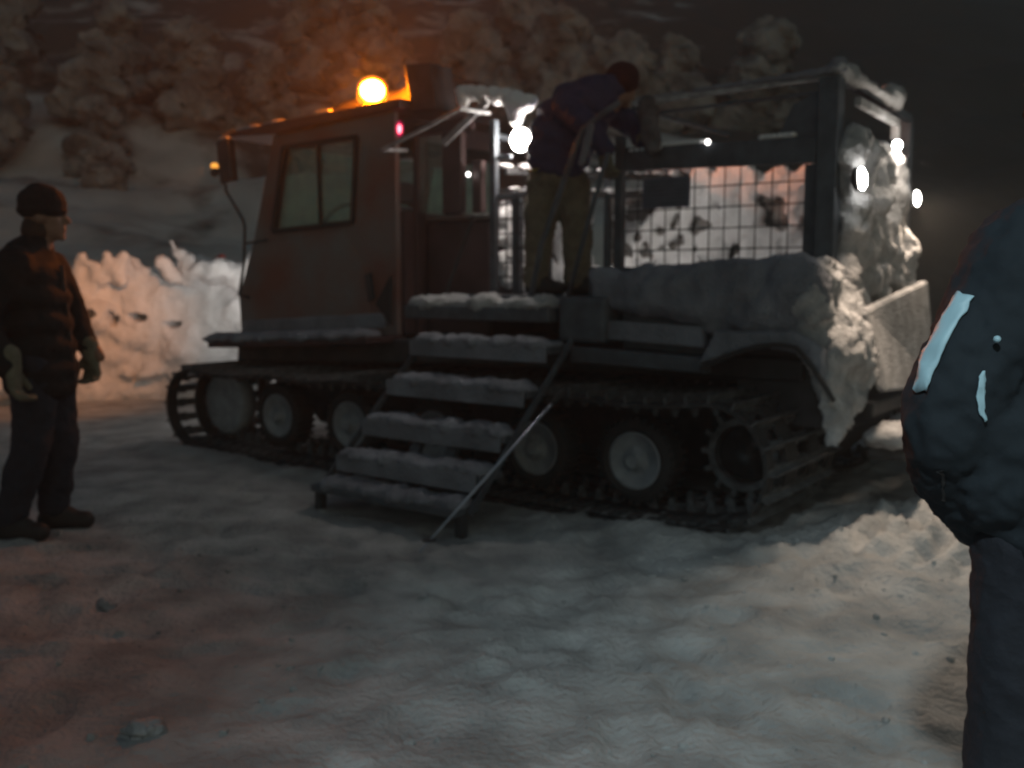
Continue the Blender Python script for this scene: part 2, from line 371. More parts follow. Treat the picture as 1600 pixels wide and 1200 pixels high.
TREES=[(-8.9,21.2,2,.5,'smallest low snow clump on the open slope left of the cab mirror'),(-5.1,24.2,1,.62,'small snow laden tree left of the beacon and close above the cab roof'),(-4.4,29.5,0,1.1,'tall snow laden tree at the top edge left of the beacon'),(.5,30.0,1,1.25,'snow laden tree at the top edge above the person in blue'),
 (-12.5,22.8,0,1.15,'snow laden tree at the far left edge, largest pale clump of the slope'),
 (-10.3,24.6,1,.9,'dark sparse snow laden tree second from the left on the slope'),
 (-9.7,23.0,2,.85,'low rounded snow covered tree above the head of the man in the beanie'),
 (-8.3,25.6,0,1.0,'tall snow laden tree touching the top edge left of the cab'),
 (-6.6,26.5,1,.8,'small snow laden tree above the cab mirror'),
 (-3.7,26.8,2,1.1,'pale snow laden tree directly above the amber beacon'),
 (-2.6,25.6,0,.8,'snow laden tree just right of the amber beacon, behind the stack'),
 (-1.2,27.0,1,1.2,'broad snow laden tree above the white work lamp'),
 (-.2,25.4,2,.9,'rounded snow clump tree between the stack and the work lamp'),
 (1.3,27.4,0,1.1,'dim snow laden tree above the person in blue'),
 (3.0,26.6,1,1.2,'dim snow laden tree behind the red hat'),
 (4.6,27.8,2,1.2,'dim snow laden tree above the middle of the cage roof rail'),
 (-13.6,26.5,1,1.2,'snow laden tree behind the pale clump at the left edge'),
 (-6.0,30.0,0,1.1,'farthest snow laden tree above the cab roof'),
 (-11.2,28.0,2,1.2,'round topped snow laden tree high on the slope at upper left'),
 (7.2,28.0,0,1.2,'barely lit snow laden tree above the rear end of the cage'),
 (-14.2,19.5,2,.7,'dark topped low bush tree at the left edge below the pale clump')]
for i,(x,y,v,s_,lab) in enumerate(TREES):
    tree('snowy_tree',x,y,(2.6,2.3,1.9)[v],v,lab,rz=i*1.7,sc=s_)

# ================================================================= SNOWCAT
cat=empty('snowcat',(OX,OY,0),RZ)
tag(cat,'red tracked snowcat with orange roof beacon, boarding steps and snow caked cargo cage','snowcat')
def V(): return MB(veh)
# ---- chassis and tub
V().prism([(3.95,.42),(3.95,.85),(-.95,.85),(-.95,.45),(-.6,.12),(3.6,.12)],.82,1.95).build('chassis',darksteel,cat,bevel=.02)
# ---- wheels
def make_wheel(u,w,z,name='wheel'):
    r=bpy.data.objects.new(name,None); C.objects.link(r); r.parent=cat; r.location=veh((u,w,z)); return r
ty=V(); R_=.25
ty.lathe([(.165,.02),(.20,0),(.235,.015),(.25,.05),(.25,.15),(.235,.185),(.20,.20),(.165,.18)],(0,0,0),n=40,closed=True)
for k in range(30):
    a=2*PI*k/30; c=Vector((math.cos(a)*.25,.1,math.sin(a)*.25)); t=Vector((-math.sin(a),0,math.cos(a)))
    ty.beam(c+Vector((0,-.085,0)),c+Vector((0,.085,0)),.024,.022,up=t)
rm=V(); rm.lathe([(.168,.03),(.172,.015),(.155,.018),(.145,.05),(.10,.045),(.085,.03),(.05,.028),(.045,.0),(.0,.0)],(0,0,0),n=36)
hub=V(); hub.lathe([(.04,-.015),(.04,.01)],(0,0,0),n=16)
for k in range(5):
    a=2*PI*k/5; hub.lathe([(.011,.015),(.011,.04)],(math.cos(a)*.072,0,math.sin(a)*.072),n=6)
hole=V()
for k in range(10):
    a=2*PI*(k+.5)/10; hole.lathe([(.012,.035),(.012,.046)],(math.cos(a)*.122,0,math.sin(a)*.122),n=8)
crust=V(); crust.ell((.02,.03,-.03),(.12,.02,.09),nz=.5,seed=2); crust.ell((-.06,.03,.06),(.07,.018,.05),nz=.5,seed=5)
r0=None
for side in (0,1):
    for u in (0,.72,1.57,2.40,3.21):
        r=make_wheel(u,.02 if side==0 else 2.5,.30)
        if side: r.rotation_euler=(0,0,PI)
        if r0 is None:
            r0=[ty.build('tyre',rubber,r,smooth=False), rm.build('rim',rimm,r,smooth=True), hub.build('hub',rimm,r), hole.build('rim_holes',darksteel,r)]
        else:
            for p in r0: c=p.copy(); C.objects.link(c); c.parent=r
        for ch in r.children: ch.rotation_euler=(0,random.Random(u).uniform(0,6),0)
# ---- tracks
def track_path():
    P=[]
    ru,rz,rr_=-.60,.38,.32; fu,fz,fr=3.93,.34,.29
    for k in range(0,25): a=PI*1.5-PI*k/24; P.append((ru+rr_*math.cos(a)*1.0,rz+rr_*math.sin(a)))
    n=26
    for k in range(1,n): t=k/n; P.append((ru+(fu-ru)*t,.70+(.63-.70)*t-.035*abs(math.sin(t*PI*5))))
    for k in range(0,25): a=PI/2-PI*k/24; P.append((fu+fr*math.cos(a),fz+fr*math.sin(a)))
    P.append((3.5,.022)); P.append((3.2,.015))
    for k in range(1,n-2): t=k/(n-2); P.append((3.2+(ru+.25-3.2)*t,.012))
    P.append((-.5,.035))
    return P
TP=track_path()
def resample(P,step):
    out=[]; n=len(P); acc=0; seg=[(P[i],P[(i+1)%n]) for i in range(n)]
    L=sum(math.dist(a,b) for a,b in seg); N=round(L/step); st=L/N; tgt=0; pos=0
    for a,b in seg:
        l=math.dist(a,b)
        if l<1e-6: continue
        while tgt<pos+l-1e-6 and len(out)<N:
            t=(tgt-pos)/l; out.append(((a[0]+(b[0]-a[0])*t,a[1]+(b[1]-a[1])*t),((b[0]-a[0])/l,(b[1]-a[1])/l))); tgt+=st
        pos+=l
    return out
def belt_mesh(w0,w1,th=.022):
    m=V(); R2=resample(TP,.07); n=len(R2); vs=[]
    for (p,d) in R2:
        nx,nz=d[1],-d[0]
        nx,nz=-nx,-nz
        for w in (w0,w1):
            for s in (0,1): vs.append((p[0]+nx*th*s,w,p[1]+nz*th*s))
    fs=[]
    for i in range(n):
        a=i*4;b_=((i+1)%n)*4
        fs+= [(a,a+1,b_+1,b_),(a+2,b_+2,b_+3,a+3),(a,b_,b_+2,a+2),(a+1,a+3,b_+3,b_+1)]
    return m.add(vs,fs)
cl=V(); cl.prism([(-.028,0),(.028,0),(.022,.018),(.007,.02),(.004,.062),(-.004,.062),(-.007,.02),(-.022,.018)],0,1.04)
for wq in (.13,.48,.86): cl.box((-.035,wq-.035,-.012),(.035,wq+.035,-.001))
for wq in (.36,.60): cl.prism([(-.03,-.012),(.03,-.012),(.012,-.085),(-.012,-.085)],wq-.01,wq+.01)
clm=cl.build('grouser',alu,cat); cm=clm.data; bpy.data.objects.remove(clm)
tips=V()
for wq in (.88,.94): tips.box((-.012,wq,.055),(.012,wq+.02,.075))
for side,w0 in ((0,-.27),(1,1.77)):
    tr=bpy.data.objects.new('track',None); C.objects.link(tr); tr.parent=cat
    for a,b_ in ((-.0,.09),(.27,.43),(.62,.76),(.93,1.02)): belt_mesh(w0+a,w0+b_).build('belt',rubber,tr,smooth=False)
    for (p,d) in resample(TP,.125):
        o=bpy.data.objects.new('grouser',cm); C.objects.link(o); o.parent=tr
        o.location=veh((p[0],w0,p[1])); 
        # outward normal
        nx,nz=-d[1],d[0]
        o.rotation_euler=(0,math.atan2(nx,nz),0)
# guide studs of the top run, coloured pale for the light they catch
for k in range(7):
    s=V(); s.ell((.02-k*.092,.70,.715-.002*k),(.014,.014,.012),n=8,m=5); s.build('guide_stud',frosted,cat)
# ---- rear sprocket
sp=bpy.data.objects.new('drive_sprocket',None); C.objects.link(sp); sp.parent=cat; sp.location=veh((-.62,.16,.385)); sp.scale=(.85,1,.85)
g=V(); g.lathe([(.20,0),(.245,0),(.245,.07),(.20,.07)],(0,0,0),n=36,closed=True)
for k in range(14):
    a=2*PI*k/14; t=Vector((-math.sin(a),0,math.cos(a))); g.beam((math.cos(a)*.24,.035,math.sin(a)*.24),(math.cos(a)*.30,.035,math.sin(a)*.30),.05,.035,up=t)
g.build('sprocket_ring',alu,sp)
g=V(); g.lathe([(.19,.09),(.18,.06),(.08,.05),(.07,.01),(0,.01)],(0,0,0),n=28); g.build('sprocket_hub',darksteel,sp,smooth=True)
# front idler
fi=bpy.data.objects.new('front_idler',None); C.objects.link(fi); fi.parent=cat; fi.location=veh((3.93,.05,.34))
g=V(); g.lathe([(.0,.04),(.12,.03),(.17,.04),(.24,.02),(.265,.05),(.265,.14),(.24,.17),(.0,.17)],(0,0,0),n=32); g.build('idler_disc',rimm,fi,smooth=True)

# ---- hull sides between track and deck
V().prism([(4.05,.66),(4.02,.86),(2.22,.93),(-.9,.93),(-.9,.80),(1.9,.76)],.30,2.2).build('hull',darksteel,cat,bevel=.02)
# front skirt shelf with a drift of snow
s=V(); s.prism([(4.06,.80),(4.05,.86),(2.2,.955),(2.2,.90)],.02,.45); s.build('front_fender',paint_dark,cat,bevel=.01)
s=V()
for k in range(16): s.ell((2.35+k*.11,.14+.03*math.sin(k*2),.955-k*.0052),(.12,.16,.05),nz=.4,seed=k)
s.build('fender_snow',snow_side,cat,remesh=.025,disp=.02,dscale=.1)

# ---- cab
cab=bpy.data.objects.new('cab',None); C.objects.link(cab); cab.parent=cat
FZ=[(4.07,.70),(4.05,1.22),(3.83,1.70),(3.55,2.52)]
def side_panel(w0,w1,m,name):
    out=[(4.05,1.22),(3.83,1.70),(3.55,2.52),(2.20,2.58),(2.20,1.66),(2.20,.96),(4.03,.87)]
    inn=[(3.57,1.76),(3.41,2.42),(2.58,2.43),(2.64,1.80)]
    s=V()
    def q(*p): s.prism(list(p),w0,w1)
    q((3.83,1.70),(3.55,2.52),inn[1],inn[0]); q((3.55,2.52),(2.20,2.58),inn[2],inn[1]); q((2.20,2.58),(2.20,1.66),inn[3],inn[2])
    q((2.20,1.66),(3.83,1.70),inn[0],inn[3]); q((4.05,1.22),(3.83,1.70),(2.20,1.66),(2.20,1.20)); q((4.05,1.22),(2.20,1.20),(2.20,.96),(4.03,.87))
    return s.build(name,m,cab)
side_panel(.35,.40,paint,'side_wall'); side_panel(2.10,2.15,paint,'side_wall')
# door skin proud of the wall, with a diagonal seam towards the rear
s=V(); s.prism([(3.98,1.20),(3.78,1.66),(2.74,1.73),(2.50,1.42),(2.44,1.08),(3.98,1.0)],.335,.349); s.build('door_panel',paint,cab,bevel=.006)
s=V(); s.prism([(2.46,1.20),(2.50,1.40),(2.44,1.42),(2.40,1.22)],.31,.334); s.build('door_handle',darksteel,cab,bevel=.004)
s=V(); s.prism([(3.98,.90),(3.98,1.02),(2.30,1.12),(2.30,1.0)],.325,.349); s.build('rocker_trim',snow_side,cab,bevel=.01)
s=V(); s.prism([(2.40,1.18),(2.24,1.40),(2.24,1.02)],.325,.349); s.build('step_recess',rubber,cab)
# window frame + panes
wf=V()
inn=[(3.57,1.76),(3.41,2.42),(2.58,2.43),(2.64,1.80)]
for i in range(4):
    a=inn[i]; b_=inn[(i+1)%4]; wf.beam((a[0],.345,a[1]),(b_[0],.345,b_[1]),.035,.045,up=(0,1,0))
wf.beam((3.02,.36,1.79),(3.03,.36,2.42),.018,.03,up=(0,1,0))
fr=wf.build('window_frame',rubber,cab)
for q in ([(3.55,1.78),(3.39,2.40),(3.04,2.41),(3.03,1.80)],[(3.01,1.80),(3.02,2.41),(2.60,2.41),(2.66,1.82)]):
    s=V(); s.prism(q,.372,.378); s.build('window_pane',glass,cab)
s=V(); s.prism(inn,2.12,2.126); s.build('window_pane',glass,cab)
# windscreen, front panel, rear bulkhead, floor
s=V(); s.hexa([(4.05,.40,1.22),(4.05,2.10,1.22),(3.83,2.10,1.70),(3.83,.40,1.70)],[(4.02,.40,1.22),(4.02,2.10,1.22),(3.80,2.10,1.70),(3.80,.40,1.70)]); s.box((4.0,.40,.70),(4.05,2.10,1.22)); s.build('front_panel',paint,cab)
s=V(); s.hexa([(3.81,.40,1.72),(3.81,2.10,1.72),(3.56,2.10,2.48),(3.56,.40,2.48)],[(3.80,.40,1.72),(3.80,2.10,1.72),(3.55,2.10,2.48),(3.55,.40,2.48)]); s.build('windscreen',glass,cab)
V().box((2.2,.40,.96),(4.0,2.10,1.0)).build('cab_floor',rubber,cab)
s=V(); s.box((2.16,.40,.96),(2.20,2.10,1.86)); s.box((2.16,.40,2.40),(2.20,2.10,2.55)); s.box((2.16,1.0,1.86),(2.20,1.06,2.40)); s.build('bulkhead',paint_dark,cab)
# seats, wheel, console
st=V(); st.box((2.75,.62,1.25),(3.2,1.1,1.42)); st.prism([(2.75,1.35),(2.68,1.95),(2.58,1.95),(2.62,1.35)],.64,1.08); st.box((2.58,.74,1.97),(2.68,.98,2.14)); st.box((2.8,.7,1.0),(3.1,1.0,1.26))
st.build('driver_seat',seatm,cab,bevel=.03)
tor=V(); pts=[]
for k in range(25):
    a=2*PI*k/24; pts.append((3.32-.10*math.sin(a),.86+.19*math.cos(a),1.83+.16*math.sin(a)))
tor.tube(pts,.016,6); tor.tube([(3.32,.86,1.83),(3.5,.86,1.4)],.025,6); tor.tube([(3.32,.67,1.83),(3.32,1.05,1.83)],.014,6); tor.build('steering_wheel',darksteel,cab)
s=V(); s.prism([(3.78,1.2),(3.74,1.62),(3.5,1.70),(3.42,1.6),(3.45,1.2)],.5,2.0); s.build('dashboard',darksteel,cab,bevel=.02)
# roof with visor lip
s=V(); s.prism([(4.20,2.56),(4.21,2.585),(3.6,2.62),(2.10,2.66),(2.10,2.59),(3.55,2.53)],.30,2.20); s.build('roof',paint_dark,cab,bevel=.012)
s=V()
for (u,w,z,a,b_,c) in ((3.2,1.45,2.72,.75,.6,.26),(2.6,1.45,2.74,.5,.58,.30),(3.75,1.4,2.64,.45,.65,.14)): s.ell((u,w,z),(a,b_,c),n=20,m=12)
s.build('roof_pod',roofm,cab,remesh=.04,disp=.03,dscale=.3)
s=V(); s.ell((3.85,.38,2.605),(.22,.07,.035)); s.ell((3.5,.36,2.62),(.2,.05,.025)); s.ell((2.95,.34,2.64),(.12,.05,.02)); s.build('roof_edge_snow',snow_dirty,cab,remesh=.012,disp=.01,dscale=.06)
# exhaust stack behind cab
s=V(); s.prism([(2.10,2.57),(2.17,2.92),(1.91,2.90),(1.86,2.57)],.42,.66); s.build('exhaust_stack',darksteel,cat,bevel=.01)
s=V(); s.box((1.86,.62,1.8),(2.12,1.9,1.84)); s.build('stack_bracket',darksteel,cat)
# ---- mirror group
mi=bpy.data.objects.new('side_mirror',None); C.objects.link(mi); mi.parent=cat
s=V(); s.prism([(4.06,2.50),(3.90,2.52),(3.86,2.17),(4.02,2.15)],.16,.24); s.build('mirror_head',darksteel,mi,bevel=.02)
s=V(); s.tube([(3.98,.30,2.60),(4.02,.22,2.56),(3.97,.20,2.50)],.012,6); s.tube([(3.99,.2,2.16),(3.99,.2,2.10),(3.78,.2,1.86),(3.755,.2,1.80),(3.78,.2,1.50),(3.88,.22,1.24),(3.90,.34,1.22)],.013,7); s.tube([(3.77,.2,1.66),(3.66,.35,1.69)],.011,6); s.build('mirror_arm',darksteel,mi)
s=V(); s.ell((4.09,.17,2.305),(.035,.03,.028),n=12); s.build('marker_lamp',amber_small,mi,smooth=True)
lamp('marker_light','SPOT',veh((4.16,.12,2.31)),240,(1,.34,.10),cat,aim=veh((7.3,.3,1.0)),size=.03,angle=62,blend=1)
s=V(); s.ell((4.09,.17,2.255),(.04,.035,.045),n=12); s.build('marker_housing',darksteel,mi,smooth=True)
s=V(); s.ell((3.98,.2,2.525),(.07,.05,.018)); s.build('mirror_snow',snow_dirty,mi,smooth=True)

# ---- beacon
be=bpy.data.objects.new('beacon',None); C.objects.link(be); be.parent=cat; be.location=veh((2.62,.55,2.67))
s=V(); s.lathe([(.0,0),(.075,0),(.085,.02),(.075,.045),(0,.045)],(0,0,0),axis='z',n=24); s.build('beacon_base',darksteel,be,smooth=True)
s=V(); s.lathe([(.0,.046),(.105,.046),(.118,.10),(.112,.17),(.08,.215),(.04,.235),(0,.24)],(0,0,0),axis='z',n=28); s.build('beacon_lens',amber,be,smooth=True)
s=V(); s.ell((0,0,.135),(.092,.092,.08),n=20,m=14); s.build('beacon_bulb',amber_core,be,smooth=True)

# ---- compartment behind cab
V().box((1.52,.62,.95),(2.16,1.95,1.80)).build('engine_cover',paint_dark,cat,bevel=.03)
s=V(); s.box((1.50,.60,1.80),(2.17,1.97,1.835)); s.build('engine_cover_lid',paint,cat,bevel=.01)
s=V(); s.box((2.13,.50,.95),(2.165,.61,2.50)); s.box((1.70,.50,1.836),(1.88,.56,2.42)); s.box((1.52,.50,1.836),(1.60,.56,2.2)); s.build('rear_pillar',paint_dark,cat,bevel=.008)
s=V(); s.box((1.62,.49,2.42),(2.128,.56,2.50)); s.build('pillar_header',paint_dark,cat)
s=V(); s.prism([(1.89,1.86),(1.89,2.41),(2.12,2.41),(2.12,1.86)],.53,.536); s.build('rear_side_pane',glass,cat)
for k in range(3):
    s=V(); s.beam((1.89,1.85,1.90+k*.11),(2.12,1.85,1.90+k*.11),.02,.035); s.build('louvre',frosted,cat)
# orange lit grab rail
s=V(); s.tube([(2.13,.40,2.30),(2.13,.15,2.28),(1.75,.15,2.385),(1.41,.15,2.49),(1.41,.46,2.50)],.014,8); s.build('grab_rail',frosted,cat)
# door-side pipe
s=V(); s.tube([(1.42,.3,1.80),(1.66,.3,1.31),(1.68,.3,1.1)],.012,6); s.build('hose',darksteel,cat)
# ---- lamp bracket with snow, work lamp
s=V(); s.beam((1.66,.50,2.665),(1.10,.50,2.52),.05,.05); s.tube([(1.18,.5,2.52),(1.19,.5,2.42)],.03,8); s.build('lamp_bracket',steel,cat)
s=V()
for k in range(12):
    t=k/11; s.ell((1.66-.56*t,.49,2.685-.135*t+.012*math.sin(k*3)),(.075,.06,.042+.014*math.sin(t*PI)),n=10)
s.ell((1.65,.47,2.64),(.05,.05,.085)); s.ell((1.15,.47,2.53),(.12,.07,.055)); s.cone((1.19,.46,2.53),(1.195,.47,2.44),.075,.05)
s.build('bracket_snow',snow,cat,remesh=.015,disp=.012,dscale=.07)
s=V(); s.beam((1.82,.45,2.33),(1.42,.45,2.58),.03,.05); s.build('brace',frosted,cat,bevel=.005)
wl=bpy.data.objects.new('work_lamp',None); C.objects.link(wl); wl.parent=cat; wl.location=veh((1.19,.52,2.31))
s=V(); s.ell((0,0,0),(.075,.05,.078),n=20,m=12); s.build('lamp_lens',whitew,wl,smooth=True)
s=V(); s.lathe([(.0,.085),(.05,.08),(.085,.04),(.09,.02),(.08,.02),(.0,.03)],(0,0,0),n=24); s.build('lamp_housing',darksteel,wl,smooth=True)
lamp('work_light','POINT',veh((1.13,.66,2.25)),7,(1,.86,.76),cat,size=.05)
lamp('work_light','SPOT',veh((1.10,.62,2.28)),20,(1,.92,.84),cat,aim=veh((.1,1.75,1.6)),size=.06,angle=130,blend=.6)
# red tail lamps
for (u,w,z) in ((2.21,.40,2.46),(1.02,.44,2.17)):
    r=bpy.data.objects.new('red_lamp',None); C.objects.link(r); r.parent=cat; r.location=veh((u,w,z))
    s=V(); s.ell((0,0,0),(.030,.022,.034),n=14,m=10); s.build('lamp_bulb',redl,r,smooth=True); s=V(); s.ell((0,0,0),(.050,.04,.056),n=14,m=10); s.build('lamp_lens',redshell,r,smooth=True)
    s=V(); s.lathe([(.03,.012),(.035,.05)],(0,0,0),n=14); s.build('lamp_housing',darksteel,r)
s=V()
for k in range(3): s.box((1.0-.02*k,.44,2.26+k*.055),(1.045-.02*k,.47,2.29+k*.055))
s.build('lamp_cluster',frosted,cat,bevel=.005)
lamp('red_light','POINT',veh((1.02,.40,2.14)),.5,(1,.1,.2),cat,size=.03)

# ---- cargo deck and cage
V().box((-.98,.35,1.20),(1.52,2.1,1.26)).build('deck',steel,cat,bevel=.008)
cage=bpy.data.objects.new('cage',None); C.objects.link(cage); cage.parent=cat
def post(u,w,z0,z1,a=.06,m=steel): s=V(); s.beam((u,w,z0),(u,w,z1),a,a,up=(1,0,0)); return s.build('post',m,cage,bevel=.006)
post(-.93,.52,1.26,2.46,.11); post(.39,.50,1.26,2.26,.055); post(1.40,.50,1.26,2.46,.05); post(.46,.47,1.262,1.9,.03)
post(1.22,.53,1.261,1.92,.06)
post(-.93,2.02,1.26,2.44,.08); post(.39,2.02,1.26,2.3,.05); post(1.40,2.02,1.26,2.3,.05)
def rail(p,q,a,b_=None,m=steel): s=V(); s.beam(p,q,a,b_ or a); return s.build('rail',m,cage,bevel=.005)
rail((.36,.50,2.115),(-.87,.50,2.075),.05,.14); rail((.30,.50,2.45),(-.99,.52,2.475),.035,.035,frosted); rail((.30,.52,2.38),(-.87,.52,2.39),.02,.02)
rail((.36,2.02,2.11),(-.88,2.02,2.08),.05,.1); rail((1.37,2.02,2.2),(.42,2.02,2.2),.04,.05)
rail((-.95,.54,2.475),(-.95,2.0,2.43),.05,.05); rail((-.95,.6,2.12),(-.95,1.98,2.12),.05,.10)
rail((-1.0,.75,2.36),(-1.0,1.55,2.34),.04,.05,frosted); rail((-1.0,1.52,2.33),(-1.0,1.52,2.14),.05,.05,frosted)
rail((.36,.50,1.40),(-.87,.50,1.40),.04,.04); rail((1.37,.5,2.2),(1.25,.5,2.2),.03)
rail((1.44,.55,2.36),(1.44,1.98,2.36),.04); rail((.33,.55,2.44),(.33,1.98,2.44),.03)
s=V(); s.prism([(-.87,2.15),(-.87,2.40),(-.72,2.34),(-.62,2.15)],.51,.53); s.build('gusset',steel,cage)
# panel at rear bottom inside post
s=V(); s.prism([(-.87,1.42),(-.87,2.0),(-.80,2.0),(-.80,1.42)],.50,.52); s.build('rear_side_strip',steel,cage)
def grid(u0,u1,z0,z1,w,nu,nz,m=darksteel,r=.0042):
    s=V()
    for k in range(nu+1): u=u0+(u1-u0)*k/nu; s.tube([(u,w,z0),(u,w,z1)],r,5)
    for k in range(nz+1): z=z0+(z1-z0)*k/nz; s.tube([(u0,w+.008,z),(u1,w+.008,z)],r,5)
    o=s.build('wire_mesh',m,cage); o['kind']='stuff'; return o
grid(.37,-.80,1.42,2.04,.52,12,5); grid(1.38,.95,1.28,1.98,.50,5,7,darksteel,.0055)
grid(1.38,.39,1.3,2.15,2.0,16,9,frosted,.003); grid(.37,-.86,1.3,2.04,2.0,14,6)
s=V(); s.box((.92,.485,1.26),(.955,.52,1.92)); s.box((.92,.485,1.92),(1.37,.52,1.95)); s.build('gate_frame',steel,cage,bevel=.004)
# far side boards with frozen snow
for k in range(5):
    s=V(); s.box((-.88,2.03,1.28+k*.165),(.36,2.055,1.435+k*.165)); s.build('side_board',brown,cage,bevel=.005)
for k in range(5):
    s=V(); s.box((.42,2.03,1.28+k*.165),(1.37,2.055,1.435+k*.165)); s.build('side_board',brown,cage,bevel=.005)
s=V(); rr=random.Random(11)
for k in range(95): s.ell((rr.gauss(.22,.27),1.99,rr.uniform(1.30,2.17)),(rr.uniform(.04,.11),.05,rr.uniform(.04,.13)),n=8,m=6)
for k in range(40): s.ell((rr.uniform(.5,1.3),2.0,rr.uniform(1.30,1.95)),(rr.uniform(.03,.08),.04,rr.uniform(.03,.09)),n=8,m=6)
for k in range(18): s.ell((rr.uniform(-.1,.6),1.93,rr.uniform(1.28,1.42)),(.12,.09,.09),n=8,m=6)
for k in range(16): s.ell((rr.uniform(-.85,-.1),1.95,rr.uniform(1.28,1.45)),(.10,.07,.07),n=8,m=6)
s.build('frozen_snow',snow,cage,remesh=.025,disp=.035,dscale=.14)
s=V()
for k in range(70): s.ell((1.49,rr.uniform(.64,1.85),rr.uniform(1.28,1.98)),(.045,rr.uniform(.06,.11),rr.uniform(.06,.12)),n=8,m=6)
s.build('frozen_snow',snow,cage,remesh=.02,disp=.035,dscale=.12)

# snow heap on the deck and far gate lit by the lamp
s=V()
for k in range(24): s.ell((rr.uniform(.4,1.45),rr.uniform(1.5,1.95),1.27),(.2,.16,rr.uniform(.08,.3)),n=10,m=8)
for k in range(16): s.ell((rr.uniform(-.8,.3),rr.uniform(.65,1.9),1.27),(.2,.16,rr.uniform(.06,.16)),n=10,m=8)
s.build('deck_snow',snow,cage,remesh=.03,disp=.04,dscale=.15)
# benches & crossbars inside
for (a,b_) in (((1.40,.75,1.97),(.9,1.9,2.02)),((1.38,.6,2.12),(.75,1.95,2.14))):
    s=V(); s.beam(a,b_,.05,.05); s.build('cross_bar',darksteel,cage,bevel=.006)
    t=V()
    for k in range(10):
        f=k/9; p=Vector(a).lerp(Vector(b_),f); t.ell(p+Vector((0,0,.035)),(.05,.09,.022+.01*math.sin(k*2.3)),n=8,m=6)
    t.build('bar_snow',snow,cage,remesh=.014,disp=.012,dscale=.06)
for (u0,u1,z) in ((.30,.10,2.16),(.08,-.02,2.175),(-.04,-.16,2.175),(-.55,-.72,2.165)):
    t=V()
    for k in range(6): f=k/5; t.ell((u0+(u1-u0)*f,.50,z+.004),(.03,.034,.018),n=8,m=6)
    t.build('rail_snow',snow,cage,smooth=True)
for k,(u,z) in enumerate(((.34,2.045),(.05,2.04),(-.2,2.035),(-.42,2.03))):
    pass
# sign plates
s=V(); s.box((.22,.485,1.80),(-.10,.50,1.985)); so_=s.build('sign_panel',signm,cage,bevel=.004)
for k in range(6):
    t=V(); t.box((.20,.481,1.822+k*.026),(-.08,.4845,1.832+k*.026)); t.build('sign_line',steel,so_)
# small white reflector studs, their glint painted in as emission
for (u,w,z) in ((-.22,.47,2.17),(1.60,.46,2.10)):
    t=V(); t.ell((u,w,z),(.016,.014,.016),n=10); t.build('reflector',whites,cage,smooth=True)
# ---- snow on top rails
s=V(); rr=random.Random(5)
for k in range(26):
    f=k/25; s.ell((.25-1.22*f,.50,2.475+.02*f),(.05,.03,.010+.018*f*f*rr.uniform(.6,1.5)),n=8,m=6)
s.ell((-.96,.52,2.52),(.05,.05,.05)); s.build('rail_snow',snow_side,cage,remesh=.012,disp=.012,dscale=.05)
s=V()
for k in range(22):
    f=k/21; s.ell((-.96,.52+1.1*f,2.50-.03*f),(.06,.06,.03+.035*max(0,math.sin(f*9))),n=8,m=6)
s.ell((-.97,1.52,2.50),(.08,.13,.08)); s.build('rail_snow',snow_dirty,cage,remesh=.016,disp=.02,dscale=.08)

# ---- rear wall plastered with snow
s=V(); s.box((-.97,.56,1.25),(-.93,1.99,2.08)); s.build('rear_board',brown,cage)
s=V(); rr=random.Random(8)
s.box((-1.03,.56,1.28),(-.95,1.45,2.14))
for k in range(48): s.ell((-1.02,rr.uniform(.58,1.62),rr.uniform(1.25,2.12)),(rr.uniform(.04,.10),rr.uniform(.08,.16),rr.uniform(.06,.16)),n=9,m=7)
for k in range(10): s.ell((-1.06,rr.uniform(1.4,1.66),rr.uniform(1.3,1.62)),(.08,.12,.12),n=9,m=7)
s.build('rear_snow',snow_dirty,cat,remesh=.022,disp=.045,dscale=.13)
# near rear corner mass and hanging flap of snow
s=V()
s.hexa([(-.98,.10,1.44),(-1.02,.30,1.46),(-1.12,.62,1.30),(-1.22,.58,.86),(-1.22,.42,.70),(-1.18,.06,.50),(-1.14,.06,.80),(-1.02,.06,.98)],
       [(-.90,.10,1.44),(-.92,.30,1.46),(-.96,.62,1.30),(-1.05,.58,.86),(-1.10,.42,.70),(-1.12,.06,.50),(-1.06,.06,.80),(-.94,.06,.98)])
rr=random.Random(21)
for (u,w,z,a,b_,c) in ((-1.02,.24,1.36,.10,.15,.13),(-1.0,.12,1.22,.12,.13,.12),(-1.03,.32,1.14,.12,.16,.12),(-1.12,.28,.98,.10,.22,.16),(-1.14,.44,.98,.09,.16,.18),(-1.10,.15,.86,.08,.12,.14)): s.ell((u,w,z),(a,b_,c),nz=.35,seed=a*90)
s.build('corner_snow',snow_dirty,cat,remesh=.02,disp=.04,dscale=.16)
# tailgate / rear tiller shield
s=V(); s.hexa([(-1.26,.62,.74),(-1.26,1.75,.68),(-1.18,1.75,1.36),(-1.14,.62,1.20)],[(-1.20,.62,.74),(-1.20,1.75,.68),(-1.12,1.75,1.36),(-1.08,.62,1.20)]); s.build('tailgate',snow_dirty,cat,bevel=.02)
s=V(); s.beam((-1.15,.55,.64),(-1.15,2.3,.64),.12,.08); s.build('rear_bumper',darksteel,cat,bevel=.01)
s=V(); s.beam((-1.3,.50,.44),(-1.3,2.3,.44),.22,.12); s.build('tiller_bar',darksteel,cat,bevel=.02)
s=V()
for k in range(14): s.ell((-1.3,.5+k*.13,.50+.02*math.sin(k*2)),(.13,.12,.06),nz=.4,seed=k)
s.build('tiller_snow',snow_dirty,cat,remesh=.025,disp=.03,dscale=.12)
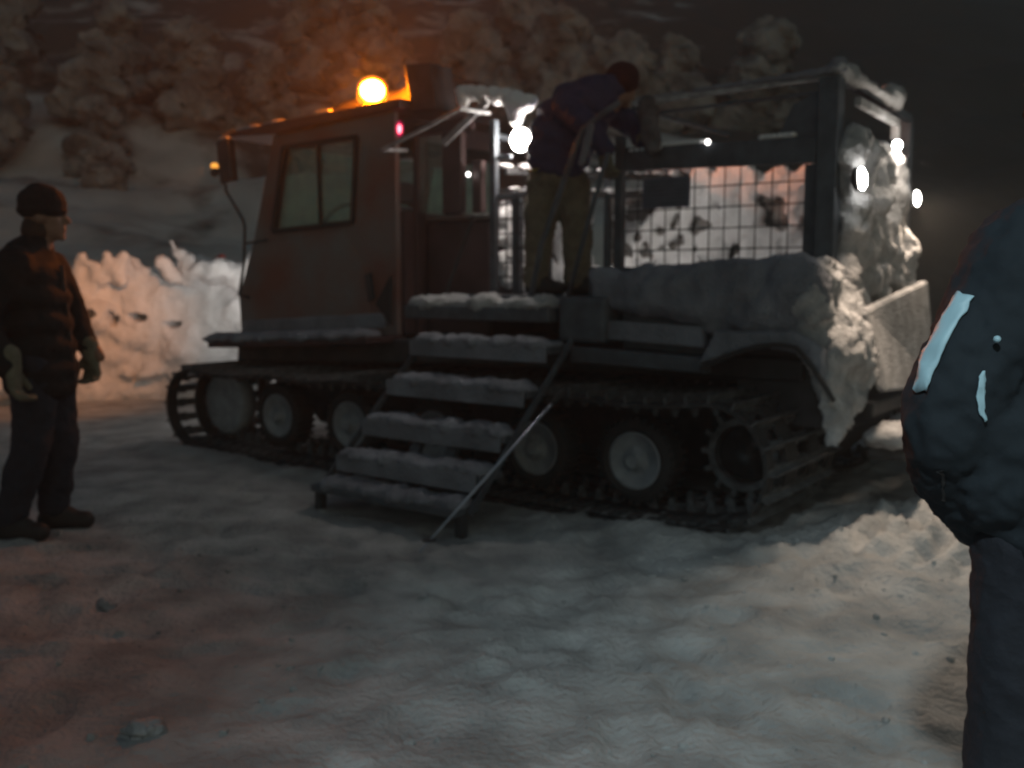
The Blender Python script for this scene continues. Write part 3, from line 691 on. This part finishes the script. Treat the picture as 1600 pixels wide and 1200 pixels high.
# lamps at the rear
for nm,(u,w,z),sz,rot in (('rear_work_lamp',(-1.11,.52,1.905),(.026,.030,.062),(0,-.0,0)),('rear_work_lamp',(-1.10,1.70,1.88),(.02,.026,.05),(0,0,0)),('rear_work_lamp',(-1.08,1.26,2.165),(.03,.055,.03),(0,0,0))):
    r=bpy.data.objects.new(nm,None); C.objects.link(r); r.parent=cat; r.location=veh((u,w,z)); r.rotation_euler=(-.35,0,0)
    t=V(); t.ell((0,0,0),sz,n=16,m=10); t.build('lamp_lens',whitel,r,smooth=True)
    t=V(); t.ell((.03,0,0),(sz[0]+.004,sz[1]+.006,sz[2]+.006),n=16,m=10); t.build('lamp_housing',darksteel,r,smooth=True)
lamp('rear_light','SPOT',veh((-1.18,.50,1.89)),85,(1,.76,.56),cat,aim=veh((-2.6,.1,0)),size=.05,angle=120,blend=.8)
lamp('rear_light','SPOT',veh((-1.15,1.70,1.86)),62,(1,.76,.56),cat,aim=veh((-2.6,.4,0)),size=.05,angle=120,blend=.8)
lamp('rear_light','POINT',veh((-1.16,1.26,2.10)),5,(1,.85,.7),cat,size=.04)
# ---- side fender: bulging snow plastered locker with wheel arch
V().prism([(.16,.95),(.16,1.16),(.40,1.18),(.40,1.44),(-.94,1.42),(-.94,1.05),(-.80,1.0),(-.5,1.0),(-.42,.92)],.14,.5).build('side_locker',steel,cat,bevel=.02)
s=V()
s.prism([(.30,1.20),(.36,1.42),(0,1.43),(-.35,1.46),(-.60,1.47),(-.80,1.49),(-1.0,1.46),(-1.06,1.2),(-1.0,.98),(-.7,1.0),(-.45,1.06),(-.2,1.15)],.08,.46)
for (u,z,a,c) in ((-.1,1.30,.38,.16),(-.55,1.32,.36,.17),(-.9,1.30,.2,.2),(-.35,1.22,.3,.12),(-.75,1.18,.28,.15)): s.ell((u,.12,z),(a,.12,c))
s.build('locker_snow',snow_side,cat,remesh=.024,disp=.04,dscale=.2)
# lower rail boards under the locker
s=V(); s.prism([(.50,1.02),(.50,1.13),(-.40,1.10),(-.42,.98)],.06,.13); s.build('running_board',snow_side,cat,bevel=.01)
s=V(); s.prism([(.46,.86),(.46,.96),(-.42,.93),(-.44,.84)],.04,.13); s.build('running_board',steel,cat,bevel=.01)
# arch lip
pts=[]
for k in range(19):
    f=k/18; a=PI*(1-f*.86); pts.append((-.80-.40*math.cos(PI-a)*-1 if False else -.44-.74*f, -.02, .87+.15*math.sin(min(1,f*1.35)*PI*.62)-.0-(.55*max(0,f-.72)**1.2*2.2)))
s=V(); s.tube(pts,.014,6); s.build('wheel_arch_lip',rubber,cat)
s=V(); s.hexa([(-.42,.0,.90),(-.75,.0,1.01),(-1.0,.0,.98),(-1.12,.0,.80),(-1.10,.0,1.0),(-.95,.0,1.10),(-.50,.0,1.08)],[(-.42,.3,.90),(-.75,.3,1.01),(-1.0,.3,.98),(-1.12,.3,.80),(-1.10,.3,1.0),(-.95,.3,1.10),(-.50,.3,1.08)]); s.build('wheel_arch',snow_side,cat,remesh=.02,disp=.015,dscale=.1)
s=V(); s.box((-1.08,.34,.55),(-.5,.37,.98)); s.build('inner_wheel_arch',darksteel,cat)
# ---- entry platform and little locker beside it
s=V(); s.box((.58,-.02,1.10),(1.78,.5,1.19)); s.build('entry_platform',steel,cat,bevel=.01)
s=V(); rr=random.Random(4)
for k in range(36): s.ell((rr.uniform(.65,1.72),rr.uniform(.02,.5),1.20),(.13,.10,rr.uniform(.03,.08)),n=8,m=6)
s.build('platform_snow',snow_dirty,cat,remesh=.02,disp=.03,dscale=.08)
V().box((.20,.02,.98),(.54,.40,1.26)).build('step_box',steel,cat,bevel=.03)
# ---- boarding steps
stp=bpy.data.objects.new('boarding_steps',None); C.objects.link(stp); stp.parent=cat
TR=[(-.14,1.00),(-.36,.76),(-.58,.53),(-.80,.34),(-1.0,.19)]
for i,(w,z) in enumerate(TR):
    s=V(); s.box((.42,w-.10,z-.075),(1.54,w+.11,z-.03))
    s.build('tread',steel,stp,bevel=.006)
    t=V(); rr=random.Random(30+i)
    for k in range(22): t.ell((.48+k*.047,w+rr.uniform(-.04,.04),z-.028),(.07,.11,rr.uniform(.026,.052)),n=8,m=6)
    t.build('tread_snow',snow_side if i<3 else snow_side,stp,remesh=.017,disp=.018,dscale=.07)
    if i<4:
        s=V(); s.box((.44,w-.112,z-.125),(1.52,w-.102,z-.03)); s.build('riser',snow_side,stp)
for u in (.405,1.555):
    s=V(); s.beam((u,-.02,1.0),(u,-1.0,.12),.014,.045); s.build('stringer',steel,stp,bevel=.004)
    s=V(); s.beam((u+(.03 if u<1 else -.03),-1.03,.12),(u+(.03 if u<1 else -.03),-1.04,-.06),.05,.05); s.build('leg',darksteel,stp)
for u in (.85,1.12):
    s=V(); s.beam((u,-.56,.47),(u-.05,-.70,.33),.06,.05); s.build('strut',steel,stp)
# ---- handrails
s=V(); s.tube([(.18,.12,2.39),(.30,.11,2.33),(.42,.10,2.25),(.47,.10,2.15),(.72,.10,1.57),(.80,.10,1.24)],.019,8); s.build('handrail',steel,cat,smooth=True)
s=V(); s.tube([(.30,.2,2.12),(.42,.17,1.7),(.56,.14,1.2)],.016,8); s.build('handrail',steel,cat,smooth=True)
s=V()
for k in range(9):
    f=k/8; s.ell((.36+.10*f*.6,.095,2.26-.20*f),(.026+.008*math.sin(f*PI),.022,.028),n=8,m=6)
s.build('handrail_snow',snow_side,cat,remesh=.012,disp=.01,dscale=.05)
# stuffed roll hanging from the rail top
s=V(); s.tube([(.17,.42,2.47),(.15,.42,2.38),(.13,.42,2.22),(.10,.42,2.12)],[.035,.055,.06,.04],10); s.build('rolled_tarp',tarpm,cat,remesh=.014,disp=.03,dscale=.09)
# ---- headlights, ahead of the cab (they light the bank)
for w in (.55,1.95):
    h=bpy.data.objects.new('headlight',None); C.objects.link(h); h.parent=cat; h.location=veh((4.12,w,1.05))
    t=V(); t.ell((0,0,0),(.03,.08,.08),n=18,m=10); t.build('headlight_lens',whitel,h,smooth=True)
    t=V(); t.ell((-.05,0,0),(.07,.095,.095),n=18,m=10); t.build('headlight_housing',darksteel,h,smooth=True)
    lamp('headlight_beam','SPOT',veh((4.20,w,1.05)),105,(1,.90,.82),cat,aim=veh((8,w+4.2,3.6)),size=.06,angle=105,blend=1)

# ================================================================= loose pole leaning on the steps
p0=Vector((-.46,4.62,.02)); 
p1=cat.location+Uv*.13+Wv*(-.62)+Vector((0,0,.705))
pl=empty('ski_pole',p0)
s=MB(); s.tube([(0,0,0),p1-p0],[.006,.008],8); s.build('shaft',polem,pl,smooth=True)
s=MB(); d=(p1-p0); s.tube([d*.985,d*1.09],[.015,.013],8); s.build('grip',rubber,pl,smooth=True)
s=MB(); s.lathe([(.004,-.0),(.035,.004),(.035,.009),(.004,.012)],tuple(d*.07),axis='z',n=14); s.build('basket',rubber,pl)
tag(pl,'thin pale ski pole slanting in front of the boarding steps','ski pole')

# ================================================================= PEOPLE
def cap(mb, pts, rs, n=14):
    for i in range(len(pts)-1): mb.cone(pts[i],pts[i+1],rs[i],rs[i+1],n)
def head(mb, c, yaw=0, tilt=0, s=1):
    """head centred at c, facing +x turned by yaw, nose forward"""
    R=Matrix.Rotation(yaw,3,'Z')@Matrix.Rotation(tilt,3,'Y'); c=Vector(c)
    def e(p,r): mb.ell(c+R@(Vector(p)*s),[k*s for k in r],rot=R.to_euler(),n=16,m=12)
    e((-.01,0,.03),(.098,.078,.095)); e((.03,0,-.045),(.066,.056,.072)); e((.072,0,-.095),(.024,.026,.022))
    e((.088,0,.045),(.012,.055,.012)); mb.cone(c+R@Vector((.088,0,.02))*s,c+R@Vector((.113,0,-.018))*s,.009*s,.016*s)
    e((.088,0,-.052),(.014,.026,.007)); e((.086,0,-.066),(.013,.022,.007))
    for y in (-1,1):
        e((-.005,y*.078,-.005),(.022,.009,.032)); e((.055,y*.035,-.015),(.03,.022,.03))
    mb.cone(c+R@Vector((-.02,0,-.03))*s,c+R@Vector((-.03,0,-.16))*s,.056*s,.06*s)
def glove(mb, wrist, d, palm_n, s=1, curl=.6, side=1):
    d=Vector(d).normalized(); n=Vector(palm_n).normalized(); x=d.cross(n).normalized()*side
    w=Vector(wrist)
    mb.cone(w-d*.05*s,w+d*.01*s,.044*s,.036*s)
    for k in (-1,0,1): mb.cone(w+x*.018*k*s,w+d*.07*s+x*.024*k*s,.022*s,.02*s)
    for k,(o,l) in enumerate(((-.038,.072),(-.013,.082),(.012,.078),(.036,.062))):
        a=w+d*.085*s+x*o*s; b_=a+(d*math.cos(curl*.5)+n*math.sin(curl*.5))*l*.5*s; c_=b_+(d*math.cos(curl*1.7)+n*math.sin(curl*1.7))*l*.5*s
        mb.cone(a,b_,.0135*s,.0125*s); mb.cone(b_,c_,.0125*s,.011*s)
    a=w+d*.02*s-x*.035*s; b_=a+(d*.6-x*.5+n*.35).normalized()*.045*s; c_=b_+(d*.9+n*.4).normalized()*.035*s
    mb.cone(a,b_,.018*s,.015*s); mb.cone(b_,c_,.015*s,.012*s)
def boot(mb, heel, fwd, s=1):
    f=Vector(fwd).normalized(); h=Vector(heel)
    mb.cone(h+Vector((0,0,.16)),h+Vector((0,0,.06)),.062*s,.055*s); mb.cone(h+Vector((0,0,.05))-f*.02,h+f*.17+Vector((0,0,.042)),.052*s,.045*s)
    mb.cone(h+Vector((0,0,.11)),h+f*.10+Vector((0,0,.065)),.052*s,.042*s)
def flat_sole(o, z=0):
    for v in o.data.vertices:
        if v.co.z<z: v.co.z=z

# --- man at the left, in profile, facing the machine (+x)
m1=empty('person',(-2.50,5.0,ground_z(-2.5,5.0)+.0),0)
HN=(.05,-.14,.93); HF=(.08,.14,.93)
b=MB(); head(b,(.10,0,1.66),yaw=.12)
cap(b,[(.05,0,1.50),(.03,0,1.30),(.03,0,1.08),(.04,0,.95)],[.06,.12,.115,.12])
for y,kx,fx in ((-1,.02,-.10),(1,.06,.02)):
    cap(b,[(.04,y*.09,.93),(.0+kx,y*.10,.50),(fx,y*.11,.08)],[.085,.06,.04])
cap(b,[(.03,-.20,1.42),(-.10,-.27,1.14),(-.02,-.25,.91)],[.055,.042,.03]); cap(b,[(.04,.20,1.42),(.10,.27,1.14),(.26,.20,.93)],[.055,.042,.03])
b.build('body',skin,m1,remesh=.0095,sm=2)
b=MB()
for z,rx,ry,x in ((1.45,.10,.16,.03),(1.36,.165,.21,.01),(1.25,.19,.225,.01),(1.12,.19,.215,.02),(1.0,.195,.21,.025),(.88,.195,.21,.03),(.80,.185,.205,.03)): b.ell((x,0,z),(rx,ry,.10),n=20,m=10)
b.cone((.05,0,1.48),(.055,0,1.545),.088,.082)
b.ell((-.03,0,1.49),(.10,.11,.07)); 
cap(b,[(.02,-.19,1.42),(-.13,-.29,1.15),(-.0,-.28,.93)],[.098,.092,.072]); cap(b,[(.03,.19,1.42),(.10,.28,1.15),(.20,.21,.97)],[.088,.078,.06])
b.build('jacket',jack_black,m1,remesh=.014,disp=.014,dscale=.16,sm=22)
b=MB(); b.beam((.212,-.005,.82),(.170,-.0,1.42),.012,.02,up=(1,0,0)); b.build('zip',darksteel,m1)
b=MB()
b.ell((.04,0,.90),(.15,.18,.13))
for y,kx,fx in ((-1,.02,-.11),(1,.07,.01)):
    cap(b,[(.04,y*.085,.90),(.0+kx,y*.10,.50),(fx,y*.11,.13)],[.125,.098,.082])
b.build('jeans',jeans,m1,remesh=.014,disp=.018,dscale=.11,sm=3)
for y,fx in ((-1,-.11),(1,.01)):
    b=MB(); boot(b,(fx-.01,y*.11,0),(1,y*.12+.05,0),1.12); b.build('boot',bootm,m1,remesh=.011,sm=1)
b=MB(); glove(b,(.03,-.28,.91),(.15,-.02,-1),(1,.2,.1),1.28,.9,1); b.build('glove',glovem,m1,remesh=.0065,sm=1)
b=MB(); glove(b,(.21,.20,.94),(.1,-.05,-1),(-.3,-1,0),1.15,.9,-1); b.build('glove',glovem,m1,remesh=.0065,sm=1)
b=MB(); b.ell((.085,0,1.735),(.122,.098,.098),n=20,m=12); b.ell((.085,0,1.70),(.126,.102,.055),n=20,m=12); b.ell((.07,0,1.81),(.06,.05,.03)); b.build('beanie',beanie,m1,remesh=.01,disp=.006,dscale=.04)
b=MB(); b.ell((.06,0,1.60),(.085,.085,.09)); b.build('hair',hair,m1,remesh=.012,disp=.008,dscale=.03)
tag(m1,'man in black beanie and jacket standing in profile before the snow bank','person')

# --- person at the right edge, close to the camera, back turned
m2=empty('person',(1.03,1.72,0),PI/2)      # local +x = away from camera, local +y = photo left
b=MB(); head(b,(.05,0,1.67),yaw=.3)
cap(b,[(.0,0,1.50),(0,0,1.30),(0,0,1.08),(0,0,.95)],[.06,.12,.115,.125])
for y in (-1,1): cap(b,[(0,y*.065,.93),(.02,y*.078,.50),(-.02,y*.09,.08)],[.075,.055,.045])
for y in (-1,1): cap(b,[(0,y*.11,1.32),(-.02,y*.175,1.24),(-.035,y*.235,1.12),(-.03,y*.250,1.05),(.04,y*.200,.96),(.05,y*.15,.92)],[.05,.045,.042,.04,.032,.022])
for y in (-1,1): cap(b,[(.05,y*.15,.92),(.08,y*.10,.86)],[.03,.025])
b.build('body',skin,m2,remesh=.011,sm=2)
b=MB()
for z,rx,ry in ((1.40,.11,.12),(1.32,.15,.165),(1.24,.165,.18),(1.12,.165,.18),(1.0,.17,.17),(.93,.17,.168),(.89,.165,.165)): b.ell((0,0,z),(rx,ry,.07),n=22,m=10)
b.ell((-.02,.16,1.05),(.10,.09,.16)); b.ell((-.02,-.16,1.05),(.10,.09,.16)); b.cone((0,0,1.46),(.01,0,1.53),.10,.085); b.ell((-.06,0,1.46),(.10,.13,.08))
for y in (-1,1):
    cap(b,[(0,y*.10,1.385),(-.02,y*.180,1.255),(-.035,y*.244,1.14),(-.03,y*.250,1.085),(.04,y*.200,.985),(.06,y*.13,.92)],[.115,.098,.086,.083,.078,.075])
JK=b.build('jacket',jack_navy,m2,remesh=.009,disp=.016,dscale=.09,sm=2)
b=MB(); b.ell((0,0,.92),(.15,.165,.12))
for y in (-1,1): cap(b,[(0,y*.075,.88),(.02,y*.078,.50),(-.02,y*.09,.14)],[.10,.084,.078])
b.build('trousers',pants_black,m2,remesh=.012,disp=.014,dscale=.10,sm=2)
for y in (-1,1):
    b=MB(); boot(b,(-.02,y*.09,0),(1,y*.1,0),1.15); b.build('boot',bootm,m2,remesh=.012,sm=1)
b=MB(); b.ell((.04,0,1.70),(.118,.098,.115),n=20,m=12); b.ell((.035,0,1.665),(.122,.102,.06),n=20,m=12); b.build('beanie',beanie,m2,remesh=.012,disp=.006,dscale=.04)
# pale band down the sleeve, following its surface
def ribbon(mb, pts, nrm, wd, th=.004):
    vs=[];n=len(pts)
    for i,p in enumerate(pts):
        p=Vector(p); d=(Vector(pts[min(i+1,n-1)])-Vector(pts[max(i-1,0)])).normalized(); nn=Vector(nrm[i]).normalized(); x=d.cross(nn).normalized()*wd[i]/2
        vs+=[p-x,p+x,p+x+nn*th,p-x+nn*th]
    fs=[(0,1,2,3),((n-1)*4,(n-1)*4+3,(n-1)*4+2,(n-1)*4+1)]
    for i in range(n-1):
        a=i*4
        for k in range(4): fs.append((a+k,a+(k+1)%4,a+4+(k+1)%4,a+4+k))
    mb.add(vs,fs)
def strip(name, pts, nrm, wd, m, th=.003, off=.005):
    n=len(pts); vs=[]; K=5
    for i,p in enumerate(pts):
        p=Vector(p); d=(Vector(pts[min(i+1,n-1)])-Vector(pts[max(i-1,0)])).normalized(); nn=Vector(nrm).normalized(); x=d.cross(nn).normalized()*wd[i]
        for k in range(K): vs.append(tuple(p+x*(k/(K-1)-.5)))
    me=bpy.data.meshes.new(name); me.from_pydata(vs,[],[(i*K+k,i*K+k+1,i*K+K+k+1,i*K+K+k) for i in range(n-1) for k in range(K-1)]); me.materials.append(m)
    o=bpy.data.objects.new(name,me); C.objects.link(o); o.parent=m2
    for p in me.polygons: p.use_smooth=True
    q=o.modifiers.new('w','SHRINKWRAP'); q.target=JK; q.wrap_method='NEAREST_SURFACEPOINT'; q.wrap_mode='ABOVE_SURFACE'; q.offset=off
    q=o.modifiers.new('s','SOLIDIFY'); q.thickness=th; q.offset=0
    return o
P1=[(-.055-.012*k/19,.256+.083*(k/19)**.9,1.335-.165*k/19) for k in range(20)]
strip('sleeve_band',P1,(-.72,.69,.1),[.044+.006*math.sin(k/19*PI) for k in range(20)],bluestripe)
P2=[(-.125,.243+.006*math.sin(k/15*PI)-.010*k/15,1.20-.085*k/15) for k in range(16)]
strip('back_band',P2,(-1,.15,0),[.003+.011*math.sin(k/15*PI)**.7 for k in range(16)],bluestripe)
strip('sleeve_seam',[(-.12+.05*math.cos(k/17*PI)*.3,.13+.0*k,1.44-.22*k/17) for k in range(18)],(-1,.2,0),[.005]*18,darksteel,.002,.001)
strip('hem_seam',[(-.17,.15-.32*k/23,.93) for k in range(24)],(-1,0,0),[.006]*24,darksteel,.002,.001)
strip('yoke_seam',[(-.15,.15-.32*k/23,1.33) for k in range(24)],(-1,0,0),[.005]*24,darksteel,.002,.001)
strip('cuff_seam',[(-.11+.09*k/14,.30-.05*k/14,.99-.03*k/14) for k in range(15)],(-.7,.6,-.2),[.006]*15,darksteel,.002,.001)
b=MB(); b.ell((-.128,.225,1.255),(.007,.006,.006)); b.build('snap',bluestripe,m2,smooth=True)
tag(m2,'person in dark navy jacket with pale blue sleeve band, cut off by the right edge','person')

# --- person climbing aboard in the blue jacket (vehicle frame)
m3=empty('person',cat.location+Uv*.85+Wv*.42+Vector((0,0,1.262)),RZ+PI)   # local +x = rearwards (-u), local +y = inward(+w)
def L(u,w,z): return Vector((.85-u, w-.42, z-1.262))
hip=L(.86,.50,2.05)
b=MB(); head(b,L(.47,.66,2.60),yaw=1.35,tilt=.5)
cap(b,[L(.56,.56,2.60),L(.66,.50,2.48),L(.78,.48,2.25),L(.86,.48,2.08)],[.06,.12,.115,.12])
for du,dw,fu in ((.07,-.04,.99),(-.07,.06,.73)):
    cap(b,[L(.86+du,.48+dw,2.03),L(.86+du*1.7-.02,.46+dw,1.66),L(fu,.46+dw,1.33)],[.085,.06,.045])
cap(b,[L(.70,.36,2.45),L(.50,.26,2.32),L(.42,.36,2.17)],[.05,.04,.03]); cap(b,[L(.66,.70,2.48),L(.42,.78,2.34),L(.31,.67,2.22)],[.05,.04,.03])
b.build('body',skin,m3,remesh=.011,sm=2)
b=MB()
for u,w,z,r in ((.60,.55,2.55,.17),(.67,.52,2.50,.22),(.75,.50,2.41,.24),(.81,.48,2.29,.235),(.84,.47,2.19,.215),(.86,.47,2.12,.195)): b.ell(L(u,w,z),(r,r*.98,.12),rot=(0,.35,0),n=20,m=10)
b.ell(L(.53,.58,2.58),(.13,.12,.10))
cap(b,[L(.70,.34,2.46),L(.50,.26,2.32),L(.42,.36,2.17)],[.09,.078,.06]); cap(b,[L(.66,.70,2.50),L(.42,.78,2.34),L(.31,.67,2.22)],[.09,.078,.06])
b.build('jacket',jack_blue,m3,remesh=.014,disp=.02,dscale=.13,sm=3)
b=MB(); b.ell(L(.87,.47,2.075),(.185,.18,.022),n=24,m=6); b.build('waist_band',beltm,m3,smooth=True)
b=MB(); b.ell(L(.87,.47,2.02),(.165,.165,.12))
for du,dw,fu in ((.07,-.04,.99),(-.07,.06,.73)):
    cap(b,[L(.86+du,.48+dw,2.0),L(.86+du*1.7-.02,.46+dw,1.66),L(fu,.46+dw,1.36)],[.125,.10,.085])
b.build('trousers',olive,m3,remesh=.014,disp=.02,dscale=.1,sm=3)
for fu,dw in ((.99,-.04),(.73,.06)):
    b=MB(); boot(b,L(fu,.46+dw,1.262),(1,.3,0),1.1); b.build('boot',bootm,m3,remesh=.012,sm=1)
b=MB(); glove(b,L(.42,.36,2.15),(.2,.0,-1),(.3,1,0),1.15,.9,1); b.build('glove',glovem,m3,remesh=.0075,sm=1)
b=MB(); glove(b,L(.31,.67,2.2),(.2,.0,-1),(-.3,-1,0),1.15,.9,-1); b.build('glove',glovem,m3,remesh=.0075,sm=1)
b=MB(); b.ell(L(.47,.65,2.655),(.108,.122,.10),n=18,m=12); b.ell(L(.47,.64,2.62),(.106,.12,.075),n=18,m=12); b.build('beanie',redhat,m3,remesh=.011,disp=.006,dscale=.04)
tag(m3,'person in blue jacket, olive trousers and red hat bending on the boarding deck','person')

# ================================================================= snow chunks in the foreground
CH=[(-2.0,2.92,.085,'pale blue snow chunk nearest the lower left corner'),(-1.62,2.78,.05,'small snow chunk right of the big lower left one'),
 (-1.72,3.95,.035,'small pale snow chunk on the orange lit strip behind the man'),(-.37,3.95,.016,'tiny glinting ice crumb in the middle foreground below the ski pole'),
 (-2.0,2.62,.05,'flat snow chunk at the bottom left corner'),(-1.1,2.75,.04,'low snow chunk at the bottom edge left of centre')]
for i,(x,y,r,lab) in enumerate(CH):
    s=MB(); s.ell((0,0,r*.25),(r*1.5,r,r*.75),nz=.7,nf=1.8,seed=i*3,n=18,m=12)
    o=s.build('snow_chunk',snow_dirty,smooth=True); o.location=(x,y,ground_z(x,y)); o.rotation_euler=(0,0,i*1.3)
    tag(o,lab,'snow chunk','loose chunks of snow in the foreground')
# small crumbs
s=MB(); rr=random.Random(99)
for k in range(520):
    y=1.9+4.2*rr.random()**.8; x=rr.uniform(-.62,.62)*y
    r=rr.choice((.004,.006,.009,.014))*rr.uniform(.6,1.2)
    u,w=uw(x,y)
    if w>-.3 and u>-1.1: continue
    s.ell((x,y,ground_z(x,y)+r*.2),(r*rr.uniform(.8,1.6),r,r*.7),rot=(0,0,rr.uniform(0,6)),n=6,m=4,nz=.5,seed=k)
o=s.build('snow_crumbs',snow_ground); tag(o,'small crumbs of trodden snow scattered over the ground','snow','',kind='stuff')

# ================================================================= assumed lamp out of view behind the camera, added to light the foreground
def assumed_street_lamp(x,y,h,aim,power,col,ang,label,blend=1):
    r=empty('assumed_street_lamp',(x,y,0))
    s=MB(); s.tube([(0,0,-.2),(0,0,h*.98)],[.07,.045],10); s.build('pole',lamp_grey,r)
    a=Vector(aim)-Vector((x,y,0)); a.z=0; a.normalize()
    s=MB(); s.tube([(0,0,h*.96),a*.3+Vector((0,0,h+.05)),a*.8+Vector((0,0,h+.08))],.03,8); s.build('arm',lamp_grey,r)
    s=MB(); s.lathe([(.05,.06),(.22,0),(.22,-.06),(.20,-.06),(.20,0),(.05,.03)],tuple(a*.8+Vector((0,0,h+.06))),axis='z',n=20); s.build('lamp_shade',lamp_grey,r)
    p=Vector((x,y,h-.02))+a*.8
    lamp('assumed_street_light','SPOT',p,power,col,None,aim=aim,size=.18,angle=ang,blend=blend)
    tag(r,label,'assumed street lamp')
assumed_street_lamp(-1.7,-3.4,5.2,(1.15,1.75,0),980,(.80,.97,1),43,'assumed grey street lamp, unseen behind the camera, added to light the near snow')  # no lamp in view; assumed as source of the cool foreground light

# ---------------------------------------------------------------- haze volume added for lamp halos and lifted blacks
hm=bpy.data.materials.new('glow_haze'); hm.use_nodes=True; n=hm.node_tree; n.nodes.clear()
o=n.nodes.new('ShaderNodeOutputMaterial'); v=n.nodes.new('ShaderNodeVolumePrincipled'); v.inputs['Color'].default_value=(.85,.85,.85,1); v.inputs['Density'].default_value=.005; v.inputs['Anisotropy'].default_value=.3
n.links.new(v.outputs[0],o.inputs['Volume'])
s=MB(); s.box((-75,-30,-4.5),(75,80,32)); o=s.build('haze',hm); tag(o,kind='stuff')
